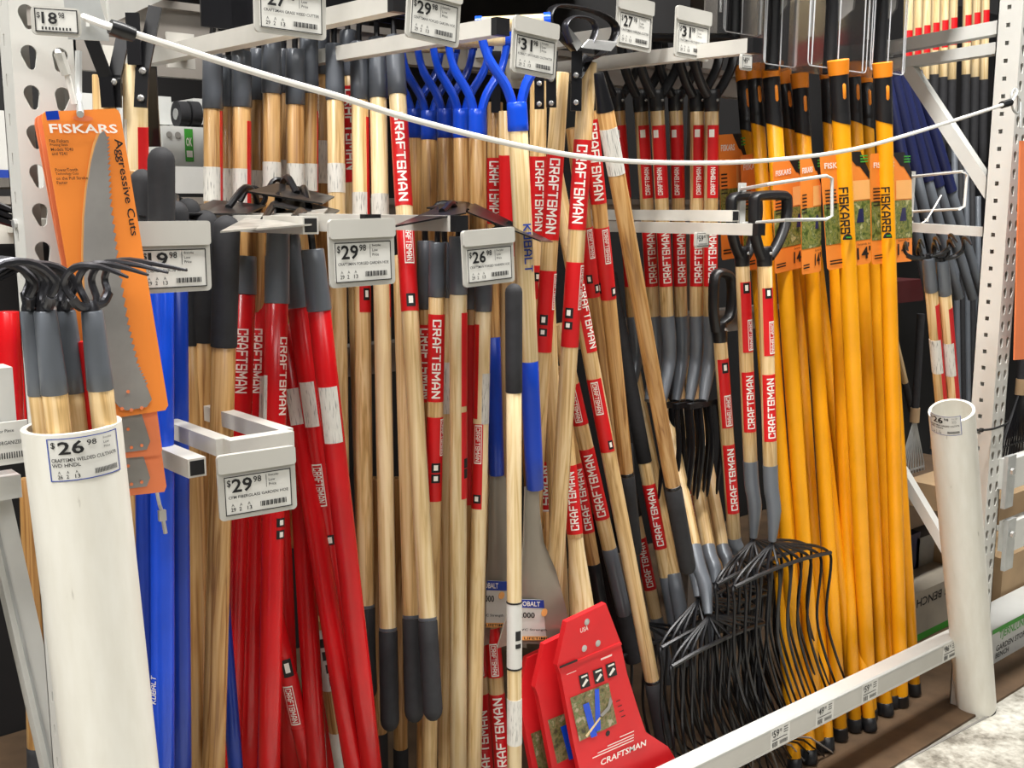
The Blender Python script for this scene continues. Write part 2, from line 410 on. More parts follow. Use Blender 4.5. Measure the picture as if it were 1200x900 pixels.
def teardrop(cx, cy, r=.0092, h=.028, lean=0):
    P = []
    for i in range(11):
        a = math.radians(-20+220*i/10); P.append((cx+r*math.cos(a), cy+h/2-r+r*math.sin(a)))
    r2 = r*.55
    for i in range(5):
        a = math.radians(200+140*i/4); P.append((cx+lean+r2*math.cos(a), cy-h/2+r2+r2*math.sin(a)))
    return P
def sq(cx, cy, w_, h): return [(cx-w_/2, cy-h/2), (cx+w_/2, cy-h/2), (cx+w_/2, cy+h/2), (cx-w_/2, cy+h/2)]
def upright(label, X0, Yf, wx, wy, H, pitch, zoff, sidehole, slots):
    t = .003; r = root('rack_upright', label, 'rack post', 'perforated rack posts', at(Vector((X0, Yf, 0))))
    holes = []
    z = zoff
    while z < H-.03:
        if z > .05:
            holes.append(teardrop(wx*.26, z, lean=.002)); holes.append(teardrop(wx*.74, z, lean=-.002))
        z += pitch
    plate_holes('front_face', [(0, 0), (wx, 0), (wx, H), (0, H)], holes, Vector((X0, Yf+t/2, 0)), X1, Z1, t, 'post_white', r)
    holes = []
    z = zoff+pitch*.45
    while z < H-.03:
        if z > .05: holes.append(sq(wy*.5, z, *(slots)))
        z += pitch
    plate_holes('side_face', [(0, 0), (wy-t, 0), (wy-t, H), (0, H)], holes, Vector((X0+t/2, Yf+t, 0)), Y1, Z1, t, 'post_white', r)
    G().box((X0+wx-t/2, Yf+wy/2, H/2), (t, wy, H)).obj('side_face', 'post_white', r)
    for xx in (X0+.0165, X0+wx-.0165): G().box((xx, Yf+wy-t/2, H/2), (.033, t, H)).obj('return_lip', 'post_white', r)
    G().box((X0+wx/2, Yf+wy/2, .004), (wx, wy, .008)).obj('foot_plate', 'galvanised', r)
    return r
PL0 = U(15, 82, 1.36).x
lp = upright('white perforated rack post with teardrop holes behind the orange saw cards', PL0, 1.36, .074, .045, 2.3, .0455, U(33, 67, 1.36).z-.0455*38, 1, (.004, .014))
g = G(); bp = U(27, 262, 1.4); g.tube([Vector((PL0-.004, 1.39, bp.z)), Vector((PL0, 1.39, bp.z))], .006, 8).obj('bolt', 'bright_steel', lp)
PR = U(1166, 450, 1.36)
rp = upright('white perforated rack post with square holes beside the far white tube', PR.x, 1.36, .076, .065, 2.6, .0455, .03, 1, (.011, .011))
# end frame braces (plane X = const, front post to rear post)
def frame_rails(name, label, X, segs, mat='beam_white', group=None):
    out = []
    for (a, b, w_, h, lab) in segs:
        A = UX(a[0], a[1], X); B = UX(b[0], b[1], X)
        r = root(name, lab, 'rack brace', 'rack end braces', at(B))
        G().bar(A, B, w_, h).obj('tube', mat, r)
        d = (B-A).normalized()
        for P_ in (A, B):
            G().box(P_, (.006 if False else w_+.006, .012, h+.01)).obj('end_plate', mat, r)
        out.append(r)
    return out
XR = PR.x+.035
frame_rails('frame_rail', '', XR, [((1040, 57), (1176, 32), .04, .035, 'upper grey horizontal frame rail at the top right of the rack'),
                                  ((1040, 77), (1176, 56), .04, .030, 'second grey horizontal frame rail just under the upper one'),
                                  ((1063, 76), (1166, 232), .035, .035, 'slanting grey brace below the two horizontal rails at top right'),
                                  ((985, 431), (1152, 714), .03, .03, 'slanting white brace behind the yellow poles and the far white tube'),
                                  ((1064, 266), (1160, 272), .03, .026, 'short white bar level with the right hand wire hook')])
# rear post of the right frame
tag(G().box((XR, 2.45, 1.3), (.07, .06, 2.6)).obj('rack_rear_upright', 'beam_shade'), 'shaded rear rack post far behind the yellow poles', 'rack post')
# front bottom beam
ra = U(900, 855, 1.37); rb = U(1115, 750, 1.37); rz = (ra.z+rb.z)/2
beam = root('bottom_beam', 'white front beam low along the floor carrying small price labels', 'rack beam', None, at(Vector((1.6, 1.37, 0))))
BX0 = PL0+.07; BX1 = PR.x
def beamz(x): return ra.z+(rb.z-ra.z)*(x-ra.x)/(rb.x-ra.x)
zA = beamz(BX0); zB = beamz(BX1)
prof = [(1.37, -.058), (1.37, -.004), (1.374, 0), (1.416, 0), (1.42, -.004), (1.42, -.058)]
V = []; 
for X, z in ((BX0, zA), (BX1, zB)): V += [(X, y, z+dz) for y, dz in prof]
G().add(V, [(0, 1, 2, 3, 4, 5), (11, 10, 9, 8, 7, 6)]+[(i, 6+i, 6+(i+1) % 6, (i+1) % 6) for i in range(6)]).obj('beam_body', 'beam_white', beam)
bex = (Vector((BX1, 0, zB))-Vector((BX0, 0, zA))).normalized(); bez = Z1
def beam_strip(x0, x1, z0, z1, mat, name, lift=.0012, parent=None):
    g = G(); O = Vector((x0, 1.37-lift, beamz(x0))); g.add([O+Z1*z0, Vector((x1, 1.37-lift, beamz(x1)+z0)), Vector((x1, 1.37-lift, beamz(x1)+z1)), O+Z1*z1], [(0, 1, 2, 3)])
    return g.obj(name, mat, parent or beam)
beam_strip(U(800, 900, 1.37).x-.3, U(1105, 765, 1.37).x, -.05, -.008, 'tag_grey', 'label_channel', .001)
for (pa, pb, pr) in ((902, 930, '59'), (955, 982, '49'), (1009, 1036, '59'), (1104, 1121, '96')):
    xa = U(pa, 870, 1.37).x if pa < 940 else U(pa, 850 if pa < 1000 else (820 if pa < 1100 else 770), 1.37).x
    xb = xa+.075
    lab = beam_strip(xa, xb, -.054, -.004, 'tag_white', 'price_label', .0016)
    g = G(); O = Vector((xa, 1.37-.0026, beamz(xa))); 
    flat_text(g, '$', O, bex, Z1, .004, -.020, .005, .010, .0); flat_text(g, pr, O, bex, Z1, .010, -.027, .022, .018, .015); flat_text(g, '98', O, bex, Z1, .034, -.018, .008, .008)
    for q in range(3): flat_rect(g, O, bex, Z1, .050, -.012-q*.006, .016, .002)
    flat_rect(g, O, bex, Z1, .006, -.034, .058, .002)
    for q in range(3): flat_rect(g, O, bex, Z1, .008+q*.007, -.050, .004, .012)
    for q in range(13): flat_rect(g, O, bex, Z1, .036+q*.0024, -.049, .0012, .009)
    g.obj('lettering', 'print_black', lab)
G().box(((BX1+1.15)/2, 2.25, 2.22), (BX1-1.15, 1.5, .02)).obj('unseen_shade_deck', 'beam_shade')['kind'] = 'structure'  # unseen deck added overhead to shade the rear tools
G().box(((BX1+1.15)/2, 1.49, 2.21), (BX1-1.15, .04, .09)).obj('unseen_deck_edge', 'beam_white')['kind'] = 'structure'  # front edge of the same added, out-of-view deck
# back cross beams that carry the arms
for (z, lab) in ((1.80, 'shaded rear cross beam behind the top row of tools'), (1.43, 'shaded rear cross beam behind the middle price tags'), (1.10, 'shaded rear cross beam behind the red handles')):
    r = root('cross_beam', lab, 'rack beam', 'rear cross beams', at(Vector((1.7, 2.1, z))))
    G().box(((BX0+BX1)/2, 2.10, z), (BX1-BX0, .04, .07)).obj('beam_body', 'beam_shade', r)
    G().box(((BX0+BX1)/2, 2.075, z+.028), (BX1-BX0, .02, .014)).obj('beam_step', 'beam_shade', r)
# ------------------------------------------------------------------ arms (square tubes with plastic end caps)
def arm(px, py, Yf, label, w_=.026, back=2.08, dz=0, cap=True, h=None, hollow=False, Xb=None):
    E_ = U(px, py, Yf); B = Vector((E_.x if Xb is None else Xb, back, E_.z+dz)); h = h or w_
    r = root('display_bracket', label, 'arm', 'display arms', at(B)); d = (B-E_).normalized()
    G().bar(E_, B, w_, h).obj('arm_tube', 'arm_white', r)
    if hollow:
        g = G(); G().bar(E_-d*.0008, E_+d*.01, w_*.78, h*.78).obj('open_end', 'print_black', r)
    elif cap: G().bar(E_-d*.012, E_+d*.002, w_*1.02, h*1.02).obj('end_cap', 'black_plastic', r)
    G().box(B-Y1*.006, (w_+.03, .006, h+.04)).obj('mount_plate', 'arm_white', r)
    return r
arm(231, 548, 1.36, 'short square arm with open end beside the blue poles', hollow=True)
arm(364, 264, 1.40, 'square arm under the grey hoe blades left of the middle price tags', hollow=True)
arm(432, 262, 1.33, 'square arm hidden behind the middle price tag of the red handles')
arm(536, 262, 1.42, 'square arm under the folded black hoe heads at centre')
arm(198, 272, 1.40, 'square arm behind the price tag beside the blue poles')
arm(464, 4, 1.34, 'top square arm with dark end cap above the grey ferrules', dz=.01)
arm(584, 32, 1.36, 'top square arm above the blue fork handles', dz=.01)
arm(738, 38, 1.58, 'top square arm above the silver weed cutter loops', dz=.01)
arm(882, 54, 1.36, 'top square arm with dark end cap right of the hanging tags', dz=.01, w_=.028)
arm(350, 30, 1.40, 'top square arm behind the leftmost hanging price tag', dz=.01)
arm(862, 253, 1.46, 'rear one of two square arms crossing the digging forks', hollow=True, w_=.024)
arm(887, 269, 1.38, 'front one of two square arms crossing the digging forks', w_=.024)
# left frame brace at upper left
r = root('frame_rail', 'grey frame rail behind the left post at the top', 'rack brace', 'rack end braces', at(U(112, 8, 1.66)))
G().bar(U(205, -28, 2.1), U(112, 8, 1.66), .03, .05).obj('tube', 'beam_white', r); G().box(U(112, 8, 1.66), (.036, .008, .06)).obj('end_plate', 'beam_white', r)
a = U(84, 47, 2.3); b_ = U(300, 96, 2.3)
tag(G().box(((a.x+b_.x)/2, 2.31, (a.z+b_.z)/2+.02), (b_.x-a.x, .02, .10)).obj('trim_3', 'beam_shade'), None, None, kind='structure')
# U shaped arm for the red handles
c1 = U(266, 520, 1.36); c2 = U(341, 533, 1.36); zz = U(300, 520, 1.36).z
r = root('u_bracket', 'U shaped square bracket in front of the red handles', 'arm', None, at(Vector((c1.x, 2.0, zz))))
G().bar(Vector((c1.x, 1.36, zz)), Vector((c2.x, 1.36, zz)), .022, .024).obj('front_bar', 'arm_white', r)
for x in (c1.x, c2.x): G().bar(Vector((x, 1.371, zz)), Vector((x, 1.62, zz)), .022, .024).obj('side_bar', 'arm_white', r)
# ------------------------------------------------------------------ price tags
def price_tag(px, py, Y, w_, h, price, cents, desc, label, rolld=0, yawd=0, head=.28, tip=0, small=False):
    C = U(px, py, Y); R = Matrix.Rotation(math.radians(yawd), 3, 'Z') @ Matrix.Rotation(math.radians(rolld), 3, 'Y') @ Matrix.Rotation(math.radians(tip), 3, 'X')
    ex = R @ X1; ey = R @ Z1; n = R @ Vector((0, -1, 0)); O = C-ex*w_/2-ey*h/2
    r = root('price_tag', label, 'price tag', 'shelf price tags', at(C))
    P = [O+ex*x+ey*y for x, y in rrect(w_, h, .006)]
    G().prism(P, -n*.004).obj('holder', 'tag_grey', r)
    if head:
        P = [O+n*.0045+ex*x+ey*y for x, y in rrect(w_, h*head, .004, x0=0, y0=h*(1-head))]
        G().prism(P, -n*.006).obj('folded_top', 'tag_grey', r)
    cw, ch = w_*.86, h*(1-head)*.82; cx, cy = w_*.07, h*(1-head)*.1
    O2 = O+ex*cx+ey*cy
    k = [O2+n*.0012+ex*x+ey*y for x, y in rrect(cw, ch, .002)]
    cd = G().prism(k, -n*.0014).obj('card', 'tag_white', r)
    g = G(); Q = O2+n*.0020; b_ = .0013
    for a in ((0, 0, cw, b_), (0, ch-b_, cw, b_), (0, 0, b_, ch), (cw-b_, 0, b_, ch)): flat_rect(g, Q, ex, ey, *a)
    if small:
        flat_text(g, '$', Q, ex, ey, cw*.05, ch*.55, cw*.08, ch*.28); flat_text(g, price, Q, ex, ey, cw*.16, ch*.35, cw*.36, ch*.5, .02)
        flat_text(g, cents, Q, ex, ey, cw*.55, ch*.62, cw*.14, ch*.24)
        for q in range(9): flat_rect(g, Q, ex, ey, cw*(.15+q*.08), ch*.1, cw*.04, ch*.12)
    else:
        flat_text(g, '$', Q, ex, ey, cw*.04, ch*.72, cw*.055, ch*.2, .01)
        flat_text(g, price, Q, ex, ey, cw*.11, ch*.57, cw*.30, ch*.36, .02)
        flat_text(g, cents, Q, ex, ey, cw*.43, ch*.77, cw*.12, ch*.16, .01)
        flat_rect(g, Q, ex, ey, cw*.62, ch*.6, b_*.5, ch*.33)
        for q, t in enumerate(('Everyday', 'Low', 'Price')): flat_text(g, t, Q, ex, ey, cw*.66, ch*(.86-q*.115), None, ch*.07, .005)
        for q, t in enumerate(desc.split('|')): flat_text(g, t, Q, ex, ey, cw*.05, ch*(.42-q*.11), min(cw*.9, text2d(t, .01)[2]*ch*.085), ch*.075, .01)
        for q, t in enumerate(('29', '2', '13')): flat_text(g, t, Q, ex, ey, cw*(.08+q*.12), ch*.09, cw*.035*len(t), ch*.1, .01); flat_text(g, 'A', Q, ex, ey, cw*(.09+q*.12), ch*.22, cw*.04, ch*.07, 0)
        for q in range(20): flat_rect(g, Q, ex, ey, cw*(.52+q*.02), ch*.12, cw*(.008+.005*((q*7) % 3)), ch*.13)
    g.obj('lettering', 'print_black', cd)
    return r
price_tag(425, 296, 1.30, .108, .094, '29', '98', 'CRAFTSMAN FORGED GARDEN HOE', 'grey price tag reading 29.98 above the pale wooden shafts left of centre', rolld=-1)
price_tag(573, 301, 1.33, .104, .088, '26', '98', 'CRAFTSMAN FORGED WARREN HOE', 'grey price tag reading 26.98 below the black hoe heads at centre', rolld=-3)
price_tag(302, 566, 1.30, .108, .090, '29', '98', 'CFM FIBERGLASS GARDEN HOE', 'grey price tag reading 29.98 on the bracket before the red handles', rolld=-1, yawd=-8)
price_tag(203, 301, 1.352, .102, .0915, '19', '98', 'KOBALT SHRUB RAKE', 'grey price tag half hidden behind the cultivator tines', head=.34)
price_tag(341, 3, 1.32, .106, .085, '27', '98', 'CRAFTSMAN GRASS WEED CUTTER', 'price tag cut by the top edge near the grey ferrules', rolld=1)
price_tag(509, 14, 1.30, .094, .085, '29', '98', 'CRAFTSMAN FORGED GARDEN HOE', 'price tag reading 29.98 at the top beside the blue fork handles', rolld=5)
price_tag(627, 56, 1.30, .092, .084, '31', '98', 'KOBALT 2 IN FORGED CULTIVATOR', 'price tag reading 31.98 hanging before the blue fork handles', rolld=4)
price_tag(744, 28, 1.555, .103, .100, '27', '98', 'CRAFTSMAN WEEDING CUTTER', 'price tag reading 27.98 above the silver weed cutter loops', rolld=3)
YT = UX(812, 45, U(882, 54, 1.36).x).y-.022
price_tag(812, 40, YT, .095*YT/1.34, .088*YT/1.34, '31', '98', 'CRAFTSMAN 4 IN D HANDLE SPADE', 'price tag reading 31.98 over the black D grips', rolld=2)
price_tag(875, 73, 1.34, .036, .030, '49', '98', '', 'tiny price tag reading 49 under the end of the top arm', head=0, small=True)
YT = UX(823, 272, U(887, 269, 1.38).x).y-.018
price_tag(823, 281, YT, .042*YT/1.36, .030*YT/1.36, '59', '98', '', 'tiny price tag reading 59 clipped to the arm over the digging forks', head=0, small=True)
price_tag(66, 25, 1.29, .052, .031, '18', '98', '', 'small price tag reading 18.98 on the left post', head=0, small=True, yawd=-16)
# metal bracket plate behind the small tag
r = root('metal_bracket', 'galvanised bracket plate with slots behind the small price tag', 'bracket', None, at(U(108, 20, 1.3)))
O = U(80, 46, 1.31); pw = [(0, 0), (.044, 0), (.044, .01), (.034, .055), (.022, .075), (-.004, .075)]
plate_holes('plate', pw, [sq(.012, .058, .004, .014), sq(.022, .022, .004, .014)], O, (X1*.94-Y1*.33).normalized(), Z1, .002, 'galvanised', r)
# ------------------------------------------------------------------ white tubes
def pvc(label, T, B, r, wall=.007):
    z = (T-B).normalized(); x = z.cross(Y1).normalized()*-1; y = z.cross(x)
    M = Matrix.Identity(4)
    for i in range(3): M[i][0] = x[i]; M[i][1] = y[i]; M[i][2] = z[i]; M[i][3] = B[i]
    o = root('plastic_tube', label, 'tube', 'white plastic tubes tied to the posts', M); n = 40; g = G(); V = []
    for P, rr in ((B, r), (T, r), (T, r-wall), (B+z*.02, r-wall)):
        for j in range(n): a = 2*math.pi*j/n; V.append(P+(x*math.cos(a)+y*math.sin(a))*rr)
    F = []
    for i in range(3):
        for j in range(n): F.append((i*n+j, i*n+(j+1) % n, (i+1)*n+(j+1) % n, (i+1)*n+j))
    F.append(tuple(reversed(range(n)))); F.append(tuple(3*n+j for j in range(n)))
    g.add(V, F).obj('tube_wall', 'white_pvc', o, True)
    return o, x, y, z
LT = U(84, 497, 1.29); lb = U(131, 900, 1.29); LB = LT+(lb-LT)*(LT.z/(LT.z-lb.z))
ltube, lx, ly, lz = pvc('large white plastic tube holding cultivators in the left foreground', LT, LB, .056)
RT = U(1115, 481, 1.29); RB = UZ(1144, 826, .012)
rtube, rx, ry, rz_ = pvc('white plastic tube standing on the floor by the right post', RT, RB, .0545)
g = G().tube([RB-rz_*.012, RB+rz_*.012], .0535, 24).obj('end_plug', 'black_foam', rtube)
# printed label wrapped on a tube
def tube_label(o, T, z, r, c_pix, Yc, w_, h, lines, price, cents):
    C = U(*c_pix, Yc); sC = (C-T).dot(z); v = CP-T; v = (v-z*v.dot(z)).normalized(); s = z.cross(v)   # s to the right seen from camera
    ax = T+z*sC; off = (C-ax).dot(s)/r; a0 = math.asin(max(-1, min(1, off)))
    def W(x, y, lift): a = a0+x/r; return ax+z*y+(s*math.sin(a)+v*math.cos(a))*(r+lift)
    V = []; F = []; n = 12
    for y in (-h/2, h/2):
        for i in range(n+1): V.append(W(-w_/2+w_*i/n, y, .0006))
    F = [(i, i+1, n+2+i, n+1+i) for i in range(n)]
    lab = mesh('price_label', V, F, 'tag_white', o, True)
    g = G(); gb = G()
    def T2(gg, s_, x, y, ww, hh, b_=.01):
        V2, F2, asp = text2d(s_, b_); ww = ww or asp*hh; gg.add([W(-w_/2+x*w_+a*ww, -h/2+y*h+q*hh, .0014) for a, q in V2], F2)
    def R2(gg, x, y, ww, hh, k=6):
        V3 = [W(-w_/2+x*w_+ww*w_*i/k, -h/2+yy*h, .0012) for yy in (y, y+hh) for i in range(k+1)]
        gg.add(V3, [(i, i+1, k+2+i, k+1+i) for i in range(k)])
    for a in ((0, 0, 1, .02), (0, .98, 1, .02), (0, 0, .015, 1), (.985, 0, .015, 1)): R2(gb, *a)
    T2(g, '$', .05, .76, w_*.06, h*.16); T2(g, price, .14, .62, w_*.33, h*.31, .02); T2(g, cents, .51, .78, w_*.13, h*.13)
    for q, t in enumerate(('Everyday', 'Low', 'Price')): T2(g, t, .74, .85-q*.1, None, h*.06, 0)
    for q, t in enumerate(lines): T2(g, t, .04, .45-q*.12, min(w_*.9, text2d(t, .01)[2]*h*.09), h*.085)
    for q, t in enumerate(('26', '2', '13')): T2(g, t, .1+q*.11, .06, w_*.032*len(t), h*.09); T2(g, 'A', .11+q*.11, .18, w_*.03, h*.06)
    for q in range(20): R2(g, .58+q*.018, .09, .01, .12, 1)
    g.obj('lettering', 'print_black', lab); gb.obj('printed_frame', 'print_blue', lab)
tube_label(ltube, LT, lz, .056, (102, 533), 1.245, .084, .050, ['CRAFTSMN WELDED CULTIVATR', 'WD HNDL'], '26', '98')
tube_label(rtube, RT, rz_, .0545, (1107, 505), 1.272, .078, .055, ['CRAFTSMAN WELDED CULTVTR', 'WD HNDL'], '26', '98')
# zip tie round tube and post
P = [U(1137, 503, 1.27), U(1150, 504, 1.34), U(1166, 502, 1.352), U(1182, 494, 1.352), Vector((PR.x+.08, 1.41, U(1182, 494, 1.36).z)), Vector((PR.x+.03, 1.43, U(1170, 494, 1.36).z)), Vector((PR.x-.03, 1.40, U(1150, 500, 1.36).z))]
r = root('cable_tie', 'black cable tie holding the far tube to the post', 'cable tie', None, at(P[0]))
G().tube(smoothpath(P, 4), .0032, 6).obj('strap', 'tape_black', r); G().box(P[1], (.01, .008, .01)).obj('buckle', 'tape_black', r)
# ------------------------------------------------------------------ cable across the front
pts = [(98, 20), (128, 31), (158, 40), (300, 85), (400, 114), (480, 139), (600, 169), (700, 186), (800, 191), (900, 188), (1000, 175), (1090, 150), (1178, 122)]
YC = 1.24
P = smoothpath([U(x, y, YC+(.06 if i == 0 else (.03 if i == 12 else 0))) for i, (x, y) in enumerate(pts)], 5)
r = root('security_cable', 'white coated cable strung across the front of the rack', 'cable', None, at(P[0]))
G().tube(P, .0042, 8).obj('cable', 'cable_white', r, True)
G().tube([U(129, 31, YC), U(142, 36, YC), U(157, 41, YC)], [.0085, .0095, .008], 10).obj('sleeve', 'black_plastic', r, True)
G().tube([U(1174, 123, YC+.03), U(1184, 120, YC+.03)], .009, 8).obj('sleeve', 'black_plastic', r, True)
P = [U(1186, 119, 1.30), U(1192, 108, 1.31), U(1189, 104, 1.33), U(1185, 112, 1.31), U(1187, 128, 1.31), U(1193, 132, 1.31), U(1193, 112, 1.31)]
G().tube(smoothpath(P, 4), .003, 6).obj('hook', 'galvanised', r, True)
# ================================================================== TOOLS
GR = 'shafts hanging behind the grey ferrules'
# ---- head builders (world coordinates)
def cultivator_head(t, y_neck, fwd, n=4, spread=.036, rise=.045, reach=.10, drop=.012, r=.0042, mat='black_metal', skew=0):
    N = t.p(y_neck); up = t.z; fwd = fwd.normalized(); side = up.cross(fwd).normalized()
    G().tube([N-up*.006, N+up*.006, N+up*.014], [.010, .009, .006], 10).obj('neck', mat, t.root, True)
    G().tube(smoothpath([N+up*.02-side*spread*.95, N+up*.009-side*spread*.6, N+up*.008, N+up*.009+side*spread*.6, N+up*.02+side*spread*.95], 3), .0058, 8).obj('yoke', mat, t.root, True)
    for i in range(n):
        s = (i/(n-1)-.5)*2
        P = [N+up*.009+side*s*spread*.55, N+up*(.016+.004*abs(s))+side*s*spread*.92, N+up*rise*.75+side*s*spread*1.05-fwd*.006, N+up*(rise+.004)+side*s*spread+fwd*.012,
             N+up*(rise+.003)+side*s*(spread+.002)+fwd*reach*.5, N+up*(rise-drop)+side*s*(spread+.004)+fwd*(reach+skew*s)]
        P = smoothpath(P, 3); k = len(P)
        G().tube(P, [r*(1 if q < k-4 else 1-(q-k+5)*.16) for q in range(k)], 7).obj('tine', mat, t.root, True)
def hoe_head(t, y_neck, corners, mat='black_metal', th=.0025, r=.006):
    """corners: 4 (px,py,Y) of the blade; a gooseneck joins the ferrule to the blade centre"""
    N = t.p(y_neck); Q = [U(*c) for c in corners]; C = sum(Q, Vector())/4
    n = (Q[1]-Q[0]).cross(Q[3]-Q[0]).normalized()
    G().tube(smoothpath([N-t.z*.01, N+t.z*.03, (N+t.z*.07)*.6+C*.4, C], 4), [r]*13, 8).obj('gooseneck', 'black_metal', t.root, True)
    G().prism(Q, n*th).obj('blade', mat, t.root)
def d_grip(t, pts, Y, r=.0105, mat='black_plastic', collar=None, bar=None):
    """closed loop of a D shaped grip traced at distance Y"""
    P = smoothpath([U(x, y, Y) for x, y in pts], 4)
    G().tube(P, r, 9, flat=.8).obj('d_grip', mat, t.root, True)
    if collar: t.tube('collar', collar[0], collar[1], mat, 1.12, 1.05)
def rivet(t, y, u, k=1.15):
    p = t.p(y); a = u*math.pi/2; n = t.x*math.sin(a)-t.y*math.cos(a)
    G().tube([p+n*t.r*k*.9, p+n*(t.r*k+.002)], [.004, .003], 8).obj('rivet', 'bright_steel', t.root, True)

# ------------------------------------------------------------------ top row: grey ferrules on wooden shafts, left of centre
rows = [ # xtop,ytop, yferr, xbot, ybot, Y, bark(y0,y1), red strip (u0,u1,y0,y1), label
 (249, 62, 128, 252, 640, 1.86, (196, 236), (.55, 1.2, 130, 240), 'leftmost shaft of the grey ferrule row, dark ferrule, beside the box with green mark'),
 (268, 66, 126, 270, 640, 1.90, (198, 238), None, 'second shaft of the grey ferrule row counted from the left'),
 (283, 60, 126, 284, 640, 1.86, (198, 238), (.4, 1.2, 142, 240), 'third shaft of the grey ferrule row, with red edge strip'),
 (304, 58, 118, 305, 640, 1.92, (200, 232), None, 'fourth shaft of the grey ferrule row, half hidden'),
 (318, 45, 110, 320, 640, 1.86, (190, 222), None, 'fifth shaft of the grey ferrule row, wide pale label'),
 (333, 58, 110, 333, 640, 1.94, (188, 222), None, 'sixth shaft of the grey ferrule row, narrow and shaded'),
 (346, 58, 123, 347, 640, 1.86, (192, 224), None, 'seventh shaft of the grey ferrule row, ferrule reaching lower than its neighbours'),
 (362, 44, 110, 364, 640, 1.88, (192, 224), (.75, 1.3, 130, 226), 'eighth shaft of the grey ferrule row, thin red edge on its right'),
 (376, 30, 88, 378, 640, 1.94, (165, 215), None, 'ninth shaft of the grey ferrule row, short ferrule ending highest'),
 (392, 52, 118, 404, 870, 1.84, (192, 226), None, 'tenth shaft of the grey ferrule row, left of the thin red sticker'),
 (408, 36, 90, 432, 820, 1.92, None, None, 'eleventh shaft of the grey ferrule row with a shaded red name sticker'),
 (421, 50, 118, 430, 820, 1.84, (226, 262), (.5, 1.1, 138, 330), 'twelfth shaft of the grey ferrule row with a red strip down its right'),
 (442, 45, 116, 457, 857, 1.82, (228, 264), None, 'pale shaft of the grey ferrule row just left of the tall red sticker'),
 (462, 43, 112, 508, 845, 1.78, None, None, 'last shaft of the grey ferrule row with the tall red name sticker'),
]
for i, (xt, yt, yf, xb, yb, Y, bark, strip, lab) in enumerate(rows):
    t = Tool('garden_hoe', lab, 'garden tool', (xt, yt, Y), (xb, yb, Y if i < 9 else {9: 1.76, 10: 1.84, 11: 1.72, 12: 1.64, 13: 1.53}[i]), .0165, 'hoes hung in the top row')
    t.tube('ferrule', yt, yf, 'grey_ferrule', 1.06, 1.12, n=14)
    wd = 'pale_wood' if i in (12, 13) else ('ash_wood' if i > 8 else 'oak_wood')
    t.tube('handle', yf-1, yb-(0 if i < 9 else 16), wd, 1.0)
    if i >= 9:
        g0 = {9: 780, 10: 711, 11: 712, 12: 739, 13: 727}[i]
        t.tube('grip', g0, yb, 'black_foam', 1.1, 1.12, round1=1.2)
        t.tube('grip_ring', g0-4, g0, 'grey_ferrule', 1.06)
    if bark: t.band('barcode_label', bark[0], bark[1], -.95, .9, 'barcode_label')
    if strip: t.band('sticker', strip[2], strip[3], strip[0], strip[1], 'red_sticker', .0008)
    # bent rod and small blade over the arm
    N = t.p(yt); G().tube(smoothpath([N-t.z*.02, N+t.z*.03, N+t.z*.055-Y1*.015, N+t.z*.06-Y1*.05], 4), .0055, 7).obj('gooseneck', 'black_metal', t.root, True)
    c = N+t.z*.06-Y1*.05; G().box(c, (.09, .004, .05)).obj('blade', 'black_metal', t.root)
    if i == 10: t.big_sticker(102, 214, -1.1, 1.1, dirn='dn', ty0=106, ty1=200)
    if i == 11: t.box_sticker(331, 366, -.2, 1.0, marks=((338, 352, .1, .6),))
    if i == 12: t.band('sticker', 255, 372, .72, 1.2, 'red_sticker', .0008)
    if i == 13:
        t.big_sticker(136, 242, -1.0, 1.0, dirn='dn', ty0=134, ty1=238, tu0=-.35, tu1=.35)
        t.box_sticker(258, 365, -1.0, 1.0, 262, 310, -.15, .55, marks=((345, 360, -.2, .45),))
# one more pale shaft between
t = Tool('garden_hoe', 'pale shaft with black grip end between two others below the middle tag', 'garden tool', (470, 300, 1.74), (486, 847, 1.58), .0165, 'hoes hung in the top row')
t.tube('handle', 300, 828, 'ash_wood'); t.tube('grip', 724, 847, 'black_foam', 1.1, 1.14, round1=1.2); t.tube('grip_ring', 720, 724, 'grey_ferrule', 1.06)
# lower black ended shafts showing beneath
for xt, xb, gy, Y, lab in ((440, 447, 858, 1.95, 'shaded shaft end under the leftmost black grips at the bottom'), (468, 470, 876, 1.95, 'shaft with black sleeve under the bottom centre grips'),
                      (496, 497, 1000, 2.0, 'shaft standing below the twin black grips at the bottom')):
    t = Tool('tool_shaft', lab, 'garden tool', (xt, 560, Y), (xb, 960, Y), .0165, 'shafts behind the black grips')
    t.tube('handle', 560, 950, 'oak_wood' if gy < 900 else 'ash_wood'); 
    if gy < 900: t.tube('sleeve', gy, 960, 'black_foam', 1.08)
# ------------------------------------------------------------------ lower tier: folded hoes under the 26.98 tag
L = Tool('warren_hoe', 'shaded dark red stickered shaft at the left of the centre hoe bundle', 'garden tool', (499, 282, 1.72), (497, 905, 1.72), .0155, 'centre hoe bundle')
L.tube('ferrule', 282, 362, 'grey_ferrule', 1.08); L.tube('handle', 362, 905, 'oak_wood'); L.big_sticker(380, 470); 
hoe_head(L, 282, [(500, 243, 1.62), (530, 235, 1.74), (562, 238, 1.74), (548, 246, 1.6)], 'black_metal')
L = Tool('warren_hoe', 'shaft with red name sticker facing front in the centre hoe bundle', 'garden tool', (513, 284, 1.64), (503, 905, 1.64), .0155, 'centre hoe bundle')
L.tube('ferrule', 284, 348, 'grey_ferrule', 1.08); L.tube('handle', 348, 905, 'ash_wood'); L.big_sticker(368, 470, -1.1, 1.1, tu0=-.3, tu1=.4, ty0=374, ty1=466)
L.box_sticker(488, 586, -1.1, 1.1, 490, 533, .45, .95, marks=((541, 552, -.2, .5), (554, 564, -.2, .5)))
